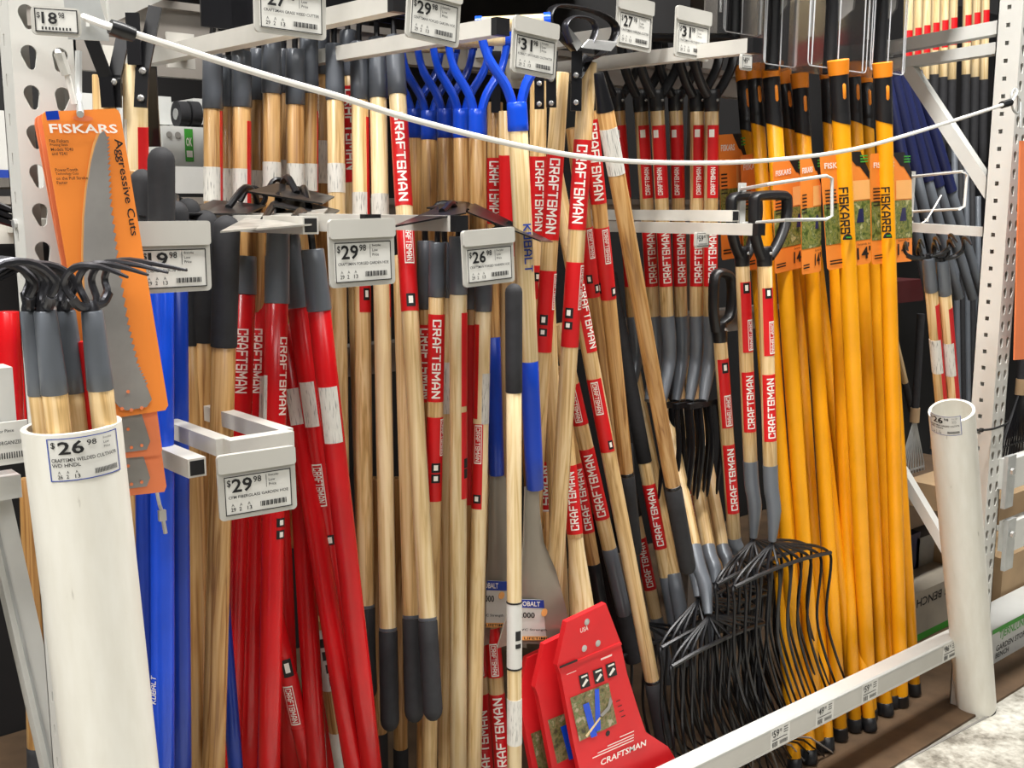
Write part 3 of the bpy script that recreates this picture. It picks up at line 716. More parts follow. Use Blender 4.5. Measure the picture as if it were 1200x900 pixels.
hoe_head(L, 284, [(476, 262, 1.48), (484, 258, 1.56), (548, 244, 1.62), (540, 249, 1.5)], 'black_metal')
L = Tool('warren_hoe', 'shaft with broad white barcode label in the centre hoe bundle', 'garden tool', (522, 284, 1.70), (522, 905, 1.66), .0155, 'centre hoe bundle')
L.tube('ferrule', 284, 349, 'grey_ferrule', 1.08); L.tube('handle', 349, 905, 'ash_wood'); L.band('barcode_label', 424, 484, -.9, 1.0, 'barcode_label')
hoe_head(L, 284, [(548, 244, 1.6), (552, 238, 1.7), (600, 262, 1.66), (590, 268, 1.56)], 'black_metal')
L = Tool('warren_hoe', 'brightest pale shaft in the centre hoe bundle with red strip on its right', 'garden tool', (537, 277, 1.60), (537, 905, 1.60), .0165, 'centre hoe bundle')
L.tube('ferrule', 277, 345, 'grey_ferrule', 1.06); L.tube('handle', 345, 905, 'pale_wood'); L.band('sticker', 366, 475, .25, 1.2, 'red_sticker', .0008)
b_ = L.band('sticker', 482, 583, .25, 1.2, 'red_sticker', .0008)
for q in (536, 548): L.band('pictogram', q, q+11, .45, .9, 'print_black', .0012, b_, 4)
hoe_head(L, 277, [(460, 265, 1.40), (512, 243, 1.60), (546, 238, 1.62), (546, 249, 1.44)], 'black_metal')
L = Tool('warren_hoe', 'rightmost shaft of the centre hoe bundle with red strip and white label', 'garden tool', (567, 324, 1.62), (555, 905, 1.60), .0155, 'centre hoe bundle')
L.tube('ferrule', 318, 365, 'grey_ferrule', 1.1); L.tube('handle', 365, 905, 'pale_wood'); L.band('sticker', 380, 490, -1.1, -.3, 'red_sticker', .0008); L.band('barcode_label', 437, 496, .05, .9, 'barcode_label')
L.box_sticker(496, 595, -1.1, .2, 497, 542, -.5, .1, marks=((578, 588, -.5, .1),))
hoe_head(L, 318, [(548, 248, 1.48), (556, 238, 1.62), (648, 283, 1.52), (634, 282, 1.42)], 'black_metal')
L = Tool('warren_hoe', 'shaded shaft hidden behind the two pale shafts of the centre hoe bundle', 'garden tool', (552, 300, 1.72), (545, 905, 1.72), .0155, 'centre hoe bundle')
L.tube('ferrule', 300, 362, 'grey_ferrule', 1.08); L.tube('handle', 362, 905, 'oak_wood'); L.band('sticker', 380, 590, -1, .8, 'red_sticker')
# ------------------------------------------------------------------ grey hoe blades and tines above the red handles
def red_tool(lab, top, bot, yf, bark=None, marks=None, text=None, box=None, rr=.0192, hoe=None, grey=True):
    t = Tool('red_hoe', lab, 'garden tool', top, bot, rr, 'red fibreglass handled hoes')
    if grey: t.tube('ferrule', top[1], yf, 'steel_grey_socket', 1.0, 1.1)
    t.tube('handle', yf-1, bot[1], 'red_fibreglass')
    if bark: t.band('barcode_label', bark[0], bark[1], bark[2], bark[3], 'barcode_label', .0007)
    if text: t.text(t.root, 'CRAFTSMAN', text[0], text[1], text[2], text[3], 'print_cream', 'dn')
    if box:
        o = t.text(t.root, 'CRAFTSMAN', box[0], box[1], box[2]+.06, box[3]-.06, 'print_white', 'dn'); t.outline(t.root, box[0]-4, box[1]+4, box[2], box[3])
    for (a, b, c, d) in (marks or ()):
        q = t.band('pictogram', a, b, c, d, 'print_black', .0008, n=4); t.band('pictogram_mark', a+2, b-2, c+(d-c)*.3, d-(d-c)*.3, 'print_white', .0014, q, 3)
    if hoe: hoe_head(t, top[1], hoe, 'hoe_steel')
    return t
red_tool('front red handle leaning right with white barcode near its top', (366, 292, 1.60), (436, 908, 1.56), 364, (452, 517, -.6, .55), hoe=[(300, 268, 1.38), (318, 252, 1.58), (384, 244, 1.62), (368, 262, 1.40)])
red_tool('red handle leaning beside the front one, boxed name halfway down', (338, 275, 1.70), (424, 908, 1.64), 360, (446, 498, -.6, .3), ((624, 635, -.3, .3),), box=(545, 586, -.5, .1), hoe=[(258, 271, 1.40), (290, 254, 1.60), (352, 244, 1.66), (330, 264, 1.42)])
red_tool('upright red handle with grey socket left of the leaning ones', (326, 262, 1.66), (315, 908, 1.58), 356, (440, 502, -1.0, -.5), ((606, 616, .2, .8), (620, 630, .2, .8)), text=(395, 486, .2, .7), hoe=[(280, 262, 1.52), (306, 250, 1.68), (362, 242, 1.72), (345, 256, 1.56)])
red_tool('red handle crossing the upright one toward the lower right', (331, 380, 1.74), (417, 908, 1.58), 382, (455, 497, -.5, .7), grey=False)
red_tool('red handle ending low between the leaning red handles', (342, 400, 1.78), (372, 908, 1.68), 402, grey=False)
red_tool('shaded red handle behind the price bracket, nearest the wooden grips', (288, 300, 1.78), (270, 908, 1.74), 345, text=(385, 460, -.4, .3))
red_tool('shaded red handle second from the wooden grips', (304, 300, 1.84), (290, 908, 1.78), 345, text=(385, 460, -.4, .3), bark=(440, 500, .2, .9))
red_tool('dark red handle deep behind the upright red one', (316, 300, 1.92), (342, 908, 1.82), 345, bark=(410, 470, -.3, .5))
red_tool('dark red handle deep behind the price bracket leaning right', (278, 320, 1.9), (322, 908, 1.86), 345)
red_tool('dark red handle deepest, between the leaning handles', (352, 330, 1.96), (392, 908, 1.86), 350)
red_tool('dark red handle leaning left at the bottom left of the red bundle', (300, 360, 1.98), (262, 908, 1.94), 362, grey=False)
t = Tool('red_hoe', 'red handle lying across low, boxed name readable near the bottom', 'garden tool', (322, 720, 1.74), (362, 900, 1.70), .0165, 'red fibreglass handled hoes')
t.tube('handle', 720, 905, 'red_fibreglass'); t.box_sticker(790, 850, -1, 1, 800, 845, -.6, .1, marks=((770, 790, -.3, .4),))
t = Tool('tool_shaft', 'wooden shaft with black and white label low among the red handles', 'garden tool', (374, 725, 1.76), (404, 910, 1.74), .0165, 'shafts among the red handles')
t.tube('handle', 725, 910, 'oak_wood'); t.band('label_wrap', 735, 806, -1, 1, 'tag_white'); t.band('label_wrap', 856, 910, -1, 1, 'tag_white')
for q in range(4): t.band('label_print', 745+q*15, 755+q*15, -.3+.1*q, .5, 'print_black', .0012)
# dark hoe heads lying over the arm at left
for k, (xt, yt, q, lab) in enumerate(((330, 240, [(290, 224, 1.62), (325, 214, 1.74), (392, 230, 1.76), (378, 238, 1.62)], 'black hoe head lying highest over the arm beside the grey blades'),
                                  (300, 250, [(212, 250, 1.62), (250, 234, 1.76), (312, 240, 1.78), (290, 250, 1.62)], 'black hoe head lying over the arm above the oak shafts'),
                                  (352, 250, [(320, 240, 1.58), (340, 232, 1.7), (398, 246, 1.72), (388, 252, 1.58)], 'lower black hoe head pointing right over the arm'),
                                  (206, 262, [(163, 252, 1.5), (176, 248, 1.62), (242, 260, 1.64), (232, 264, 1.52)], 'black hoe head just above the half hidden price tag'))):
    t = Tool('dark_hoe', lab, 'garden tool', (xt, yt, 1.78), (xt, 640, 1.98), .0155, 'dark hoes lying over the arms')
    t.tube('handle', yt, 640, 'oak_wood'); hoe_head(t, yt, q, 'black_plastic', .003)
    N = t.p(yt); G().tube(smoothpath([N, N+Z1*.03+X1*.02, N+Z1*.045-X1*.01, N+Z1*.02-X1*.03], 4), .005, 7).obj('hook_loop', 'black_metal', t.root, True)
# ------------------------------------------------------------------ left: black grips, blue poles, oak shafts
def gripped(name, lab, top, bot, yg, mat, r, grp, **k):
    t = Tool(name, lab, 'garden tool', top, bot, r, grp); t.tube('handle', yg-2, bot[1], mat); t.tube('grip', top[1], yg, 'black_foam', 1.12, 1.1, round0=1.0); return t
t = gripped('blue_pole_tool', 'front blue pole with tall rounded black grip', (189, 172, 1.47), (191, 910, 1.47), 330, 'cobalt_blue', .0165, 'blue poles')
t.text(t.root, 'KOBALT', 788, 820, -.75, -.35, 'print_white', 'up')
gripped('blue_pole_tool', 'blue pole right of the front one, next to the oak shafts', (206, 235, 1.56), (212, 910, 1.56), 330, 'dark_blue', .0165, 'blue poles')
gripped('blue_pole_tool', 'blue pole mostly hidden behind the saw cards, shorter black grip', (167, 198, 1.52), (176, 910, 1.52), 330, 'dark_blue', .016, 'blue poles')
gripped('oak_handled_tool', 'left oak shaft with black grip right of the blue poles', (220, 232, 1.66), (232, 910, 1.62), 405, 'oak_wood', .018, 'oak shafts with black grips')
gripped('oak_handled_tool', 'middle oak shaft with black grip right of the blue poles', (241, 246, 1.63), (238, 910, 1.66), 401, 'oak_wood', .018, 'oak shafts with black grips')
gripped('oak_handled_tool', 'right oak shaft with the largest black grip beside the dark red handles', (266, 252, 1.57), (250, 910, 1.58), 407, 'oak_wood', .0185, 'oak shafts with black grips')
t = Tool('blue_pole_tool', 'thin blue pole leaning low beside the oak shafts', 'garden tool', (255, 640, 1.72), (277, 910, 1.68), .013, 'blue poles'); t.tube('handle', 640, 910, 'dark_blue')
t = Tool('oak_handled_tool', 'oak shaft visible under the saw cards', 'garden tool', (150, 200, 1.55), (172, 910, 1.55), .017, 'shafts near the left post'); t.tube('handle', 200, 910, 'oak_wood')
t = Tool('oak_handled_tool', 'oak shaft left of the large white tube ending in black', 'garden tool', (36, 560, 1.75), (46, 910, 1.72), .017, 'shafts near the left post'); t.tube('handle', 560, 876, 'oak_wood'); t.tube('sleeve', 874, 912, 'black_foam', 1.05)
# ------------------------------------------------------------------ weed cutters at upper left
def yoke(t, bars, bolts, Y):
    for (a, b) in bars:
        A = U(a[0], a[1], Y); B = U(b[0], b[1], Y); d = (B-A).normalized()
        G().bar(A, B, .005, .019, up=CR).obj('flat_bar', 'black_metal', t.root)
    for (x, y) in bolts:
        A = U(x, y, Y-.002); n = (CP-A).normalized(); G().tube([A, A+n*.005, A+n*.007], [.0055, .005, .003], 8).obj('bolt', 'bright_steel', t.root, True)
t = Tool('weed_cutter', 'black bracketed weed cutter nearest the left post', 'garden tool', (122, 88, 1.62), (130, 640, 1.70), .0165, 'weed cutters at the upper left')
t.tube('handle', 88, 640, 'ash_wood'); yoke(t, [((103, 36), (124, 90)), ((124, 88), (127, 126)), ((146, 36), (134, 92)), ((134, 88), (135, 126))], [(133, 96)], 1.60)
t = Tool('weed_cutter', 'black bracketed weed cutter with two bolts and a red strip', 'garden tool', (158, 75, 1.60), (166, 640, 1.70), .0175, 'weed cutters at the upper left')
t.tube('handle', 75, 640, 'pale_wood'); t.band('sticker', 148, 260, .1, 1.2, 'red_sticker'); t.band('barcode_label', 140, 184, -1.1, -.5, 'barcode_label')
yoke(t, [((155, 15), (158, 76)), ((182, 8), (167, 84)), ((167, 80), (165, 126))], [(167, 83), (165, 115)], 1.575)
yoke(t, [((176, 78), (178, 130)), ((178, 128), (181, 172))], [], 1.62)
# ------------------------------------------------------------------ blue fork handles
def blue_fork(lab, xc, yc, xb, yb, Y, w1, front=False, mat='cobalt_blue'):
    t = Tool('blue_handled_fork', lab, 'garden tool', (xc, yc+30, Y), (xb, yb, Y), .0175, 'tools with blue forked handles')
    c0 = t.p(yc+30)
    t.tube('collar', yc, yc+34, mat, 1.04, 1.08)
    t.tube('handle', yc+32, yb, 'pale_wood' if front else 'oak_wood', 1.0)
    T_ = t.p(yc); 
    for s in (-1, 1):
        P = [T_-t.z*.01+t.x*s*.006, T_+t.z*.03+t.x*s*.018, T_+t.z*.075+t.x*s*.045, T_+t.z*.115+t.x*s*.056, T_+t.z*.135+t.x*s*.056]
        G().tube(smoothpath(P, 4), [.0105]*9+[.009]*8, 9, flat=.75).obj('fork_arm', mat, t.root, True)
    G().tube([T_+t.z*.135-t.x*.055, T_+t.z*.135+t.x*.055], .0135, 12).obj('cross_grip', 'pale_wood', t.root, True)
    for s in (-1, 1): G().tube([T_+t.z*.135+t.x*s*.054, T_+t.z*.135+t.x*s*.066], .0155, 12).obj('end_ring', mat, t.root, True)
    return t
K = blue_fork('front shovel with bright blue forked handle and blue lettered pale shaft', 607, 120, 620, 424, 1.50, 70, True)
K.text(K.root, 'KOBALT', 262, 318, 0.0, .62, 'print_blue', 'dn')
K.tube('collar', 418, 573, 'dark_blue', 1.0, .98); 
def spade_blade(t, pts, Y0, Y1_, label_box=None, mat='blade_steel'):
    Q = [U(x, y, Y0+(Y1_-Y0)*k) for x, y, k in pts]; n = (Q[1]-Q[0]).cross(Q[2]-Q[0]).normalized()
    return G().prism(Q, n*.003).obj('blade', mat, t.root)
def shovel_blade(t, rowsq, Y, mat='blade_steel', bulge=.03):
    """rows of (xl,xr,y): a dished blade lofted across"""
    V = []; n = 8; k = len(rowsq)
    for back in (0, .003):
        for (xl, xr, y) in rowsq:
            for i in range(n+1):
                u = i/n; p = U(xl+(xr-xl)*u, y, Y); p = p+Y1*(bulge*(math.sin(u*math.pi)-.5)*min(1, (xr-xl)/40)+back); V.append(p)
    m_ = n+1; F = []
    for r_ in range(k-1):
        for i in range(n):
            a = r_*m_+i; F.append((a, a+1, a+m_+1, a+m_)); b_ = a+k*m_; F.append((b_+m_, b_+m_+1, b_+1, b_))
    for r_ in range(k-1):
        for i in (0, n): a = r_*m_+i; F.append((a, a+m_, a+m_+k*m_, a+k*m_))
    for i in range(n):
        F.append((i, i+1, i+1+k*m_, i+k*m_)); a = (k-1)*m_+i; F.append((a, a+1, a+1+k*m_, a+k*m_))
    return G().add(V, F).obj('blade', mat, t.root, True)
bl = shovel_blade(K, [(613, 629, 571), (612, 630, 600), (610, 634, 635), (604, 645, 665), (592, 656, 705), (584, 662, 733), (577, 668, 757)], 1.50)
def blade_label(t, bl, x0, y0, x1, y1, Y, rows_, full=True):
    O = U(x0, y1, Y); ex = (U(x1, y1, Y)-O); w_ = ex.length; ex.normalize(); ey = (U(x0, y0, Y)-O); h = ey.length; ey.normalize(); n = Vector((0, -1, 0))
    def R_(x, y, a, b_, mat, lift, nm='label_print'):
        g = G(); flat_rect(g, O+n*lift, ex, ey, x*w_, y*h, a*w_, b_*h); return g.obj(nm, mat, bl)
    G().prism([O+n*.001, O+ex*w_+n*.001, O+ex*w_+ey*h+n*.001, O+ey*h+n*.001], Y1*.002).obj('paper_label', 'tag_white', bl)
    R_(0, .8, 1, .2, 'print_blue', .0016); R_(0, 0, 1, .1, 'pale_orange', .0016)
    g = G(); flat_text(g, 'KOBALT', O+n*.0022, ex, ey, .05*w_, .84*h, .6*w_, .12*h, .02); g.obj('lettering', 'print_white', bl)
    g = G(); flat_text(g, '2000', O+n*.0022, ex, ey, .05*w_, .55*h, .45*w_, .14*h, .02); flat_text(g, 'PVC Strength', O+n*.0022, ex, ey, .05*w_, .22*h, .8*w_, .07*h, .01); flat_text(g, 'LIFETIME', O+n*.0022, ex, ey, .2*w_, .02*h, .7*w_, .06*h, .01); g.obj('lettering', 'print_black', bl)
    c = O+ex*w_*.76+ey*h*.70+n*.003; G().tube([c, c+n*.0008], .008, 14).obj('seal', 'pale_orange', bl)
blade_label(K, bl, 605, 702, 646, 750, 1.508, 0)
K2 = Tool('blue_socket_shovel', 'shaded shovel with blue socket and dark blade left of the front pale shaft', 'shovel', (577, 395, 1.66), (582, 560, 1.64), .016, 'blue socketed shovels')
K2.tube('socket', 395, 557, 'dark_blue'); K2.tube('handle', 250, 396, 'oak_wood', .95)
bl = shovel_blade(K2, [(571, 590, 557), (570, 592, 610), (568, 598, 650), (562, 606, 690), (558, 612, 757)], 1.64)
blade_label(K2, bl, 562, 680, 594, 735, 1.645, 0)
for (xc, yc, Y, lab) in ((560, 128, 1.72, 'blue forked handle behind the front blue one'), (541, 128, 1.80, 'blue forked handle second behind the front blue one'), (522, 128, 1.86, 'blue forked handle third behind the front blue one'),
                    (503, 130, 1.94, 'shaded blue forked handle fourth behind the front one'), (486, 128, 2.0, 'darkest blue forked handle beside the tall red sticker')):
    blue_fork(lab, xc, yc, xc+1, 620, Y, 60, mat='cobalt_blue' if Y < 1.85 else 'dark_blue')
# black gripped pale shaft in front
t = gripped('black_gripped_tool', 'front pale shaft with long black grip and white bands near the bottom', (602, 332, 1.42), (603, 908, 1.42), 460, 'pale_wood', .0135, 'front shafts')
t.band('label_wrap', 704, 783, -.95, .95, 'tag_white'); q = t.band('barcode_label', 818, 871, -.95, .95, 'barcode_label')
for a, b in ((737, 748), (752, 757)): t.band('label_print', a, b, .1, .6, 'print_black', .0012)
t.band('label_print', 704, 706, -.95, .95, 'print_black', .0012); t.band('label_print', 781, 783, -.95, .95, 'print_black', .0012)
t = Tool('black_gripped_tool', 'black rounded grip hanging below the lettered shovel blade', 'garden tool', (641, 640, 1.66), (640, 812, 1.60), .0135, 'front shafts'); t.tube('handle', 600, 765, 'oak_wood', .9); t.tube('grip', 757, 812, 'black_foam', 1.35, 1.35, round1=1.0)
# ------------------------------------------------------------------ stickered wooden tools right of centre
def cutter_loop(t, Y, dx=0, dy=0, silver=True):
    f = lambda x, y, k=0: U(x+dx, y+dy, Y+k)
    P = smoothpath([f(676, 62), f(652, 38), f(643, 22), f(652, 7), f(690, 12), f(716, 24), f(721, 40), f(706, 62), f(690, 70, -.03)], 4)
    G().tube(P, .0115, 8, flat=.3).obj('blade_loop', 'black_metal', t.root, True)
    G().tube(smoothpath([f(668, 50, -.03), f(662, 30, -.03), f(672, 20, -.03), f(692, 23, -.03), f(698, 34, -.03), f(692, 50, -.03)], 4), .009, 8, flat=.3).obj('blade_loop', 'tine_steel', t.root, True)
    Q = [f(682, 56, -.05), f(716, 60, -.03), f(724, 50, -.02), f(690, 47, -.04)]
    G().prism(Q, Vector((0, .002, .002))).obj('cutting_blade', 'bright_steel', t.root)
    Q = [f(660, 30, -.02), f(664, 28, -.02), f(683, 52, -.03), f(676, 60, -.03)]
    G().prism(Q, Vector((0, .002, .002))).obj('cutting_blade', 'bright_steel', t.root)
    for (a, b) in (((676, 60), (675, 130)), ((690, 66), (676, 90))): G().bar(f(*a, -.01), f(*b, -.01), .004, .020, up=CR).obj('flat_bar', 'black_metal', t.root)
    for (x, y) in ((675, 88), (675, 120)):
        A = f(x, y, -.016); n = (CP-A).normalized(); G().tube([A, A+n*.005, A+n*.007], [.0055, .005, .003], 8).obj('bolt', 'bright_steel', t.root, True)
E3 = Tool('weed_cutter', 'weed cutter with the frontmost slanting shaft and silver loop blade on top', 'garden tool', (689, 73, 1.50), (642, 800, 1.56), .0170, 'weed cutters with red stickers')
E3.tube('handle', 73, 800, 'ash_wood'); E3.big_sticker(164, 269, -1.0, .9, tu0=-.42, tu1=.38, ty0=170, ty1=262)
E3.box_sticker(307, 406, -1.0, .95, 310, 362, .45, .9, marks=((360, 372, -.5, .1), (376, 385, -.5, .1)))
cutter_loop(E3, 1.50)
E2 = Tool('weed_cutter', 'stickered weed cutter shaft just left of the frontmost slanting one', 'garden tool', (657, 85, 1.56), (622, 640, 1.60), .0165, 'weed cutters with red stickers')
E2.tube('handle', 85, 640, 'ash_wood'); E2.big_sticker(180, 281, -1.0, .95, tu0=-.4, tu1=.4, ty0=186, ty1=274); E2.box_sticker(317, 412, -1.0, .9, 320, 362, .5, .92, marks=((368, 380, -.4, .2), (384, 393, -.4, .2)))
yoke(E2, [((648, 60), (646, 90)), ((646, 88), (646, 126))], [(646, 93), (646, 121)], 1.53)
E1 = Tool('weed_cutter', 'shaded stickered weed cutter shaft beside the blue lettered one', 'garden tool', (631, 95, 1.62), (627, 620, 1.68), .0165, 'weed cutters with red stickers')
E1.tube('handle', 95, 620, 'ash_wood'); E1.big_sticker(183, 275, -.9, 1.0, tu0=-.2, tu1=.5, ty0=188, ty1=270); E1.box_sticker(310, 349, -.9, 1.0, marks=((318, 328, -.2, .4),))
yoke(E1, [((633, 70), (632, 95)), ((632, 93), (632, 128))], [(632, 98), (632, 122)], 1.59)
t = Tool('weed_cutter', 'shaded shaft with narrow red strip left of the blue lettered shaft', 'garden tool', (580, 120, 1.78), (580, 620, 1.80), .0165, 'weed cutters with red stickers')
t.tube('handle', 120, 620, 'oak_wood'); t.big_sticker(185, 262, -1, 1); yoke(t, [((582, 60), (581, 95)), ((581, 92), (581, 132))], [(581, 97)], 1.755)
t = Tool('weed_cutter', 'shaded red strip shaft hidden directly behind the blue lettered shaft', 'garden tool', (594, 130, 1.70), (596, 620, 1.74), .0165, 'weed cutters with red stickers')
t.tube('handle', 130, 620, 'ash_wood'); t.band('sticker', 182, 300, -.9, .9, 'red_sticker')
# leaning shafts
def leaner(lab, top, bot, r, mat='ash_wood', grip=None, ferr=None, name='long_handled_tool', grp='leaning long handled tools', y0=None):
    t = Tool(name, lab, 'garden tool', top, bot, r, grp)
    t.tube('handle', ferr[1] if ferr else top[1], bot[1]-4, mat)
    if ferr: t.tube('ferrule', ferr[0], ferr[1]+2, 'black_metal', .55, 1.05)
    if grip: t.tube('grip', grip, bot[1], 'black_foam', 1.12, 1.12, round1=1.0); t.tube('grip_ring', grip-4, grip, 'black_metal', 1.05)
    return t
t = leaner('long oak shaft leaning right across the digging forks, white label near its top', (703, 95, 1.46), (807, 672, 1.50), .0165, 'oak_wood', 572, (85, 129)); t.band('barcode_label', 150, 204, -.95, .85, 'barcode_label')
t = leaner('stickered shaft leaning behind the long oak one, boxed name in the middle', (688, 105, 1.62), (744, 652, 1.66), .0165, 'oak_wood', 557, (88, 128)); t.big_sticker(140, 238, tu0=-.3, tu1=.5); t.box_sticker(266, 350, -1, 1, 268, 308, .05, .55, marks=((336, 346, .3, .8), (330, 342, -.9, -.6)))
t = leaner('darker stickered shaft behind and left of the leaning boxed name shaft', (672, 150, 1.70), (730, 640, 1.74), .0165, 'oak_wood', 557); t.box_sticker(266, 347, -1, 1, 268, 302, .1, .6, marks=((320, 330, -.4, .1), (332, 342, .2, .6)))
t = leaner('long shaft leaning right to a black grip beside the red card sheath', (650, 200, 1.66), (780, 880, 1.52), .0165, 'ash_wood', 800); t.big_sticker(330, 412, -.2, 1.0, 'CRAFTSMAN', .1, .8); t.box_sticker(443, 528, -.9, .6, 446, 484, -.4, .2, marks=((515, 525, .1, .5),))
t = leaner('stickered shaft with name reading upward, upper one of the three by the red sheath', (654, 380, 1.70), (727, 700, 1.62), .0165, 'ash_wood'); t.box_sticker(450, 497, -1, 1, 452, 493, -.4, .2); t.big_sticker(525, 607, -1.0, 1.0, dirn='up', tu0=-.4, tu1=.4, ty0=531, ty1=603); t.tube('socket', 642, 720, 'grey_ferrule', 1.06, 1.0)
t = leaner('stickered shaft with name reading upward, middle one of the three by the red sheath', (655, 430, 1.78), (702, 700, 1.72), .0165, 'oak_wood'); t.big_sticker(542, 623, -1.0, 1.0, dirn='up', tu0=-.2, tu1=.5, ty0=548, ty1=619); t.tube('socket', 660, 720, 'black_metal', 1.06, 1.0)
t = Tool('pick_handle', 'flared pale wooden handle with red sticker standing in the red card sheath', 'garden tool', (664, 520, 1.60), (684, 735, 1.54), .0165, 'leaning long handled tools')
t.tube('handle', 440, 630, 'ash_wood'); t.big_sticker(545, 625, -1.0, .95, dirn='up', tu0=-.3, tu1=.4, ty0=552, ty1=620)
a, b = t.p(626), t.p(735); Pp = [a.lerp(b, k/6) for k in range(7)]; G().tube(Pp, [.0165, .0175, .020, .0225, .025, .027, .028], 14, up=t.y, flat=.8).obj('flared_end', 'pale_wood', t.root, True)
t = leaner('pale shaft leaning left from behind the blue lettered shaft to the red sheath', (640, 330, 1.60), (660, 760, 1.60), .0165, 'ash_wood')
t = leaner('thin shaded shaft between the spade blade and the frontmost slanting shaft', (612, 420, 1.72), (634, 720, 1.70), .0165, 'oak_wood')
t = leaner('shaded shaft with red name sticker behind the spade blade', (640, 420, 1.86), (640, 760, 1.82), .0165, 'oak_wood'); t.big_sticker(540, 650, dirn='up')
t = leaner('shaded shaft with two black sleeves right of the red sheath', (660, 480, 1.84), (735, 760, 1.76), .0175, 'oak_wood'); t.tube('socket', 560, 770, 'black_foam', 1.15)
t = leaner('dark shaft with black sleeve running down beside the red sheath', (680, 500, 1.80), (742, 770, 1.70), .0175, 'oak_wood'); t.tube('socket', 600, 775, 'black_foam', 1.2)
for (tp, bt, ys, ye, lab) in (((742, 470, 1.82), (800, 780, 1.70), 567, 642, 'shaft with red name reading upward left of the wire tines'), ((800, 540, 1.78), (830, 700, 1.74), 573, 622, 'short visible red name shaft under the digging fork tines'),
                          ((735, 560, 1.9), (785, 800, 1.80), 630, 690, 'shaded red stickered shaft deep left of the wire tines')):
    t = leaner(lab, tp, bt, .0165, 'ash_wood'); t.big_sticker(ys, ye, -1, 1, dirn='up', tu0=-.3, tu1=.4); t.tube('sleeve', tp[1]-150, ys-25, 'black_foam', 1.12)
    t.tube('socket', ye+33, bt[1], 'steel_grey_socket', 1.05, 1.15)
for (tp, bt, lab) in (((740, 420, 1.92), (806, 760, 1.66), 'grey curved socket shaft left of the wire tines'), ((772, 420, 1.94), (836, 760, 1.72), 'second grey socket shaft behind the wire tines'), ((806, 420, 1.94), (850, 740, 1.78), 'third grey socket shaft behind the wire tines')):
    t = leaner(lab, tp, bt, .017, 'ash_wood', grp='grey socket shafts'); t.tube('socket', 672, bt[1], 'steel_grey_socket', 1.1, 1.15)
# red stickered pair at the bottom, left of the front pale shaft
for (xt, xb, Y, ty, lab) in ((569, 590, 1.56, (815, 905), 'red stickered shaft leaning at the bottom beside the front pale shaft'), (558, 570, 1.66, (830, 915), 'second red stickered shaft at the bottom behind its neighbour')):
    t = Tool('long_handled_tool', lab, 'garden tool', (xt-11, 500, Y+.16), (xb, 915, Y+.06), .0165, 'low stickered shafts'); t.tube('handle', 500, 915, 'ash_wood')
    t.box_sticker(735, 792, -1, 1, 752, 790, -.3, .3, marks=((715, 724, -.3, .3),)); t.big_sticker(812, 915, -1, 1, dirn='up', ty0=ty[0], ty1=ty[1], tu0=-.4, tu1=.4)
# ------------------------------------------------------------------ digging forks with black D grips
for i, (xt, xb, yw, Y, lab) in enumerate(((724, 742, 130, 1.90, 'shaded leftmost D grip digging fork'), (751, 766, 131, 1.82, 'second D grip digging fork from the left'), (770, 782, 130, 1.76, 'third D grip digging fork from the left'),
                                   (792, 798, 130, 1.78, 'fourth D grip digging fork from the left'), (817, 816, 131, 1.72, 'fifth D grip digging fork, one of the front pair'), (834, 832, 131, 1.68, 'rightmost D grip digging fork with the tiny price tag before it'))):
    t = Tool('digging_fork', lab, 'garden fork', (xt, 125, Y), (xb, 372, Y), .0165, 'D grip digging forks')
    t.tube('handle', 128, 375, 'ash_wood' if i else 'oak_wood'); t.tube('collar', 105, yw, 'black_plastic', 1.15, 1.1); rivet(t, 118, .5)
    ww = 26
    d_grip(t, [(xt-5, 112), (xt-13, 96), (xt-20, 74), (xt-22, 52), (xt-16, 45), (xt+18, 45), (xt+26, 52), (xt+24, 76), (xt+14, 98), (xt+5, 112)], Y, .0128)
    u0 = -.35 if i in (1, 4, 5) else -.6
    bb = t.band('sticker', 147, 232, u0, 1.0, 'red_sticker'); t.band('pictogram', 152, 161, u0+.15, u0+.6, 'print_white', .0012, bb, 4)
    t.text(bb, 'CRAFTSMAN', 196, 228, u0+.3, u0+.75, 'print_white', 'up')
    t.big_sticker(268, 335, -.7, 1.0, dirn='up', tu0=-.2, tu1=.6, ty0=270, ty1=331)
    # curved grey socket
    N = t.p(372); P = smoothpath([N+t.z*.004, N-t.z*.06+t.x*.002, N-t.z*.12+t.x*-.002, U(xb-6+(0 if i < 4 else -2), 470, Y-.02)], 4)
    G().tube(P, [.0178]*5+[.0172]*4+[.016, .0145, .013, .011], 12).obj('socket', 'steel_grey_socket', t.root, True)
    if i >= 3:
        S = U(xb-6, 474, Y-.02); ex = X1; 
        for k in range(4):
            q = (k-1.5)*.034
            P = smoothpath([S+ex*q*.9, S+ex*q*1.05-Z1*.01, S+ex*q*1.08-Z1*.10-Y1*.012, S+ex*q*1.1-Z1*.19-Y1*.004, S+ex*q*1.1-Z1*.235], 3)
            G().tube(P, [.0075]*9+[.006, .005, .004, .002], 8, flat=.7).obj('tine', 'black_metal', t.root, True)
        G().bar(S-ex*.062+Z1*.002, S+ex*.062+Z1*.002, .012, .014).obj('tine_bar', 'black_metal', t.root)
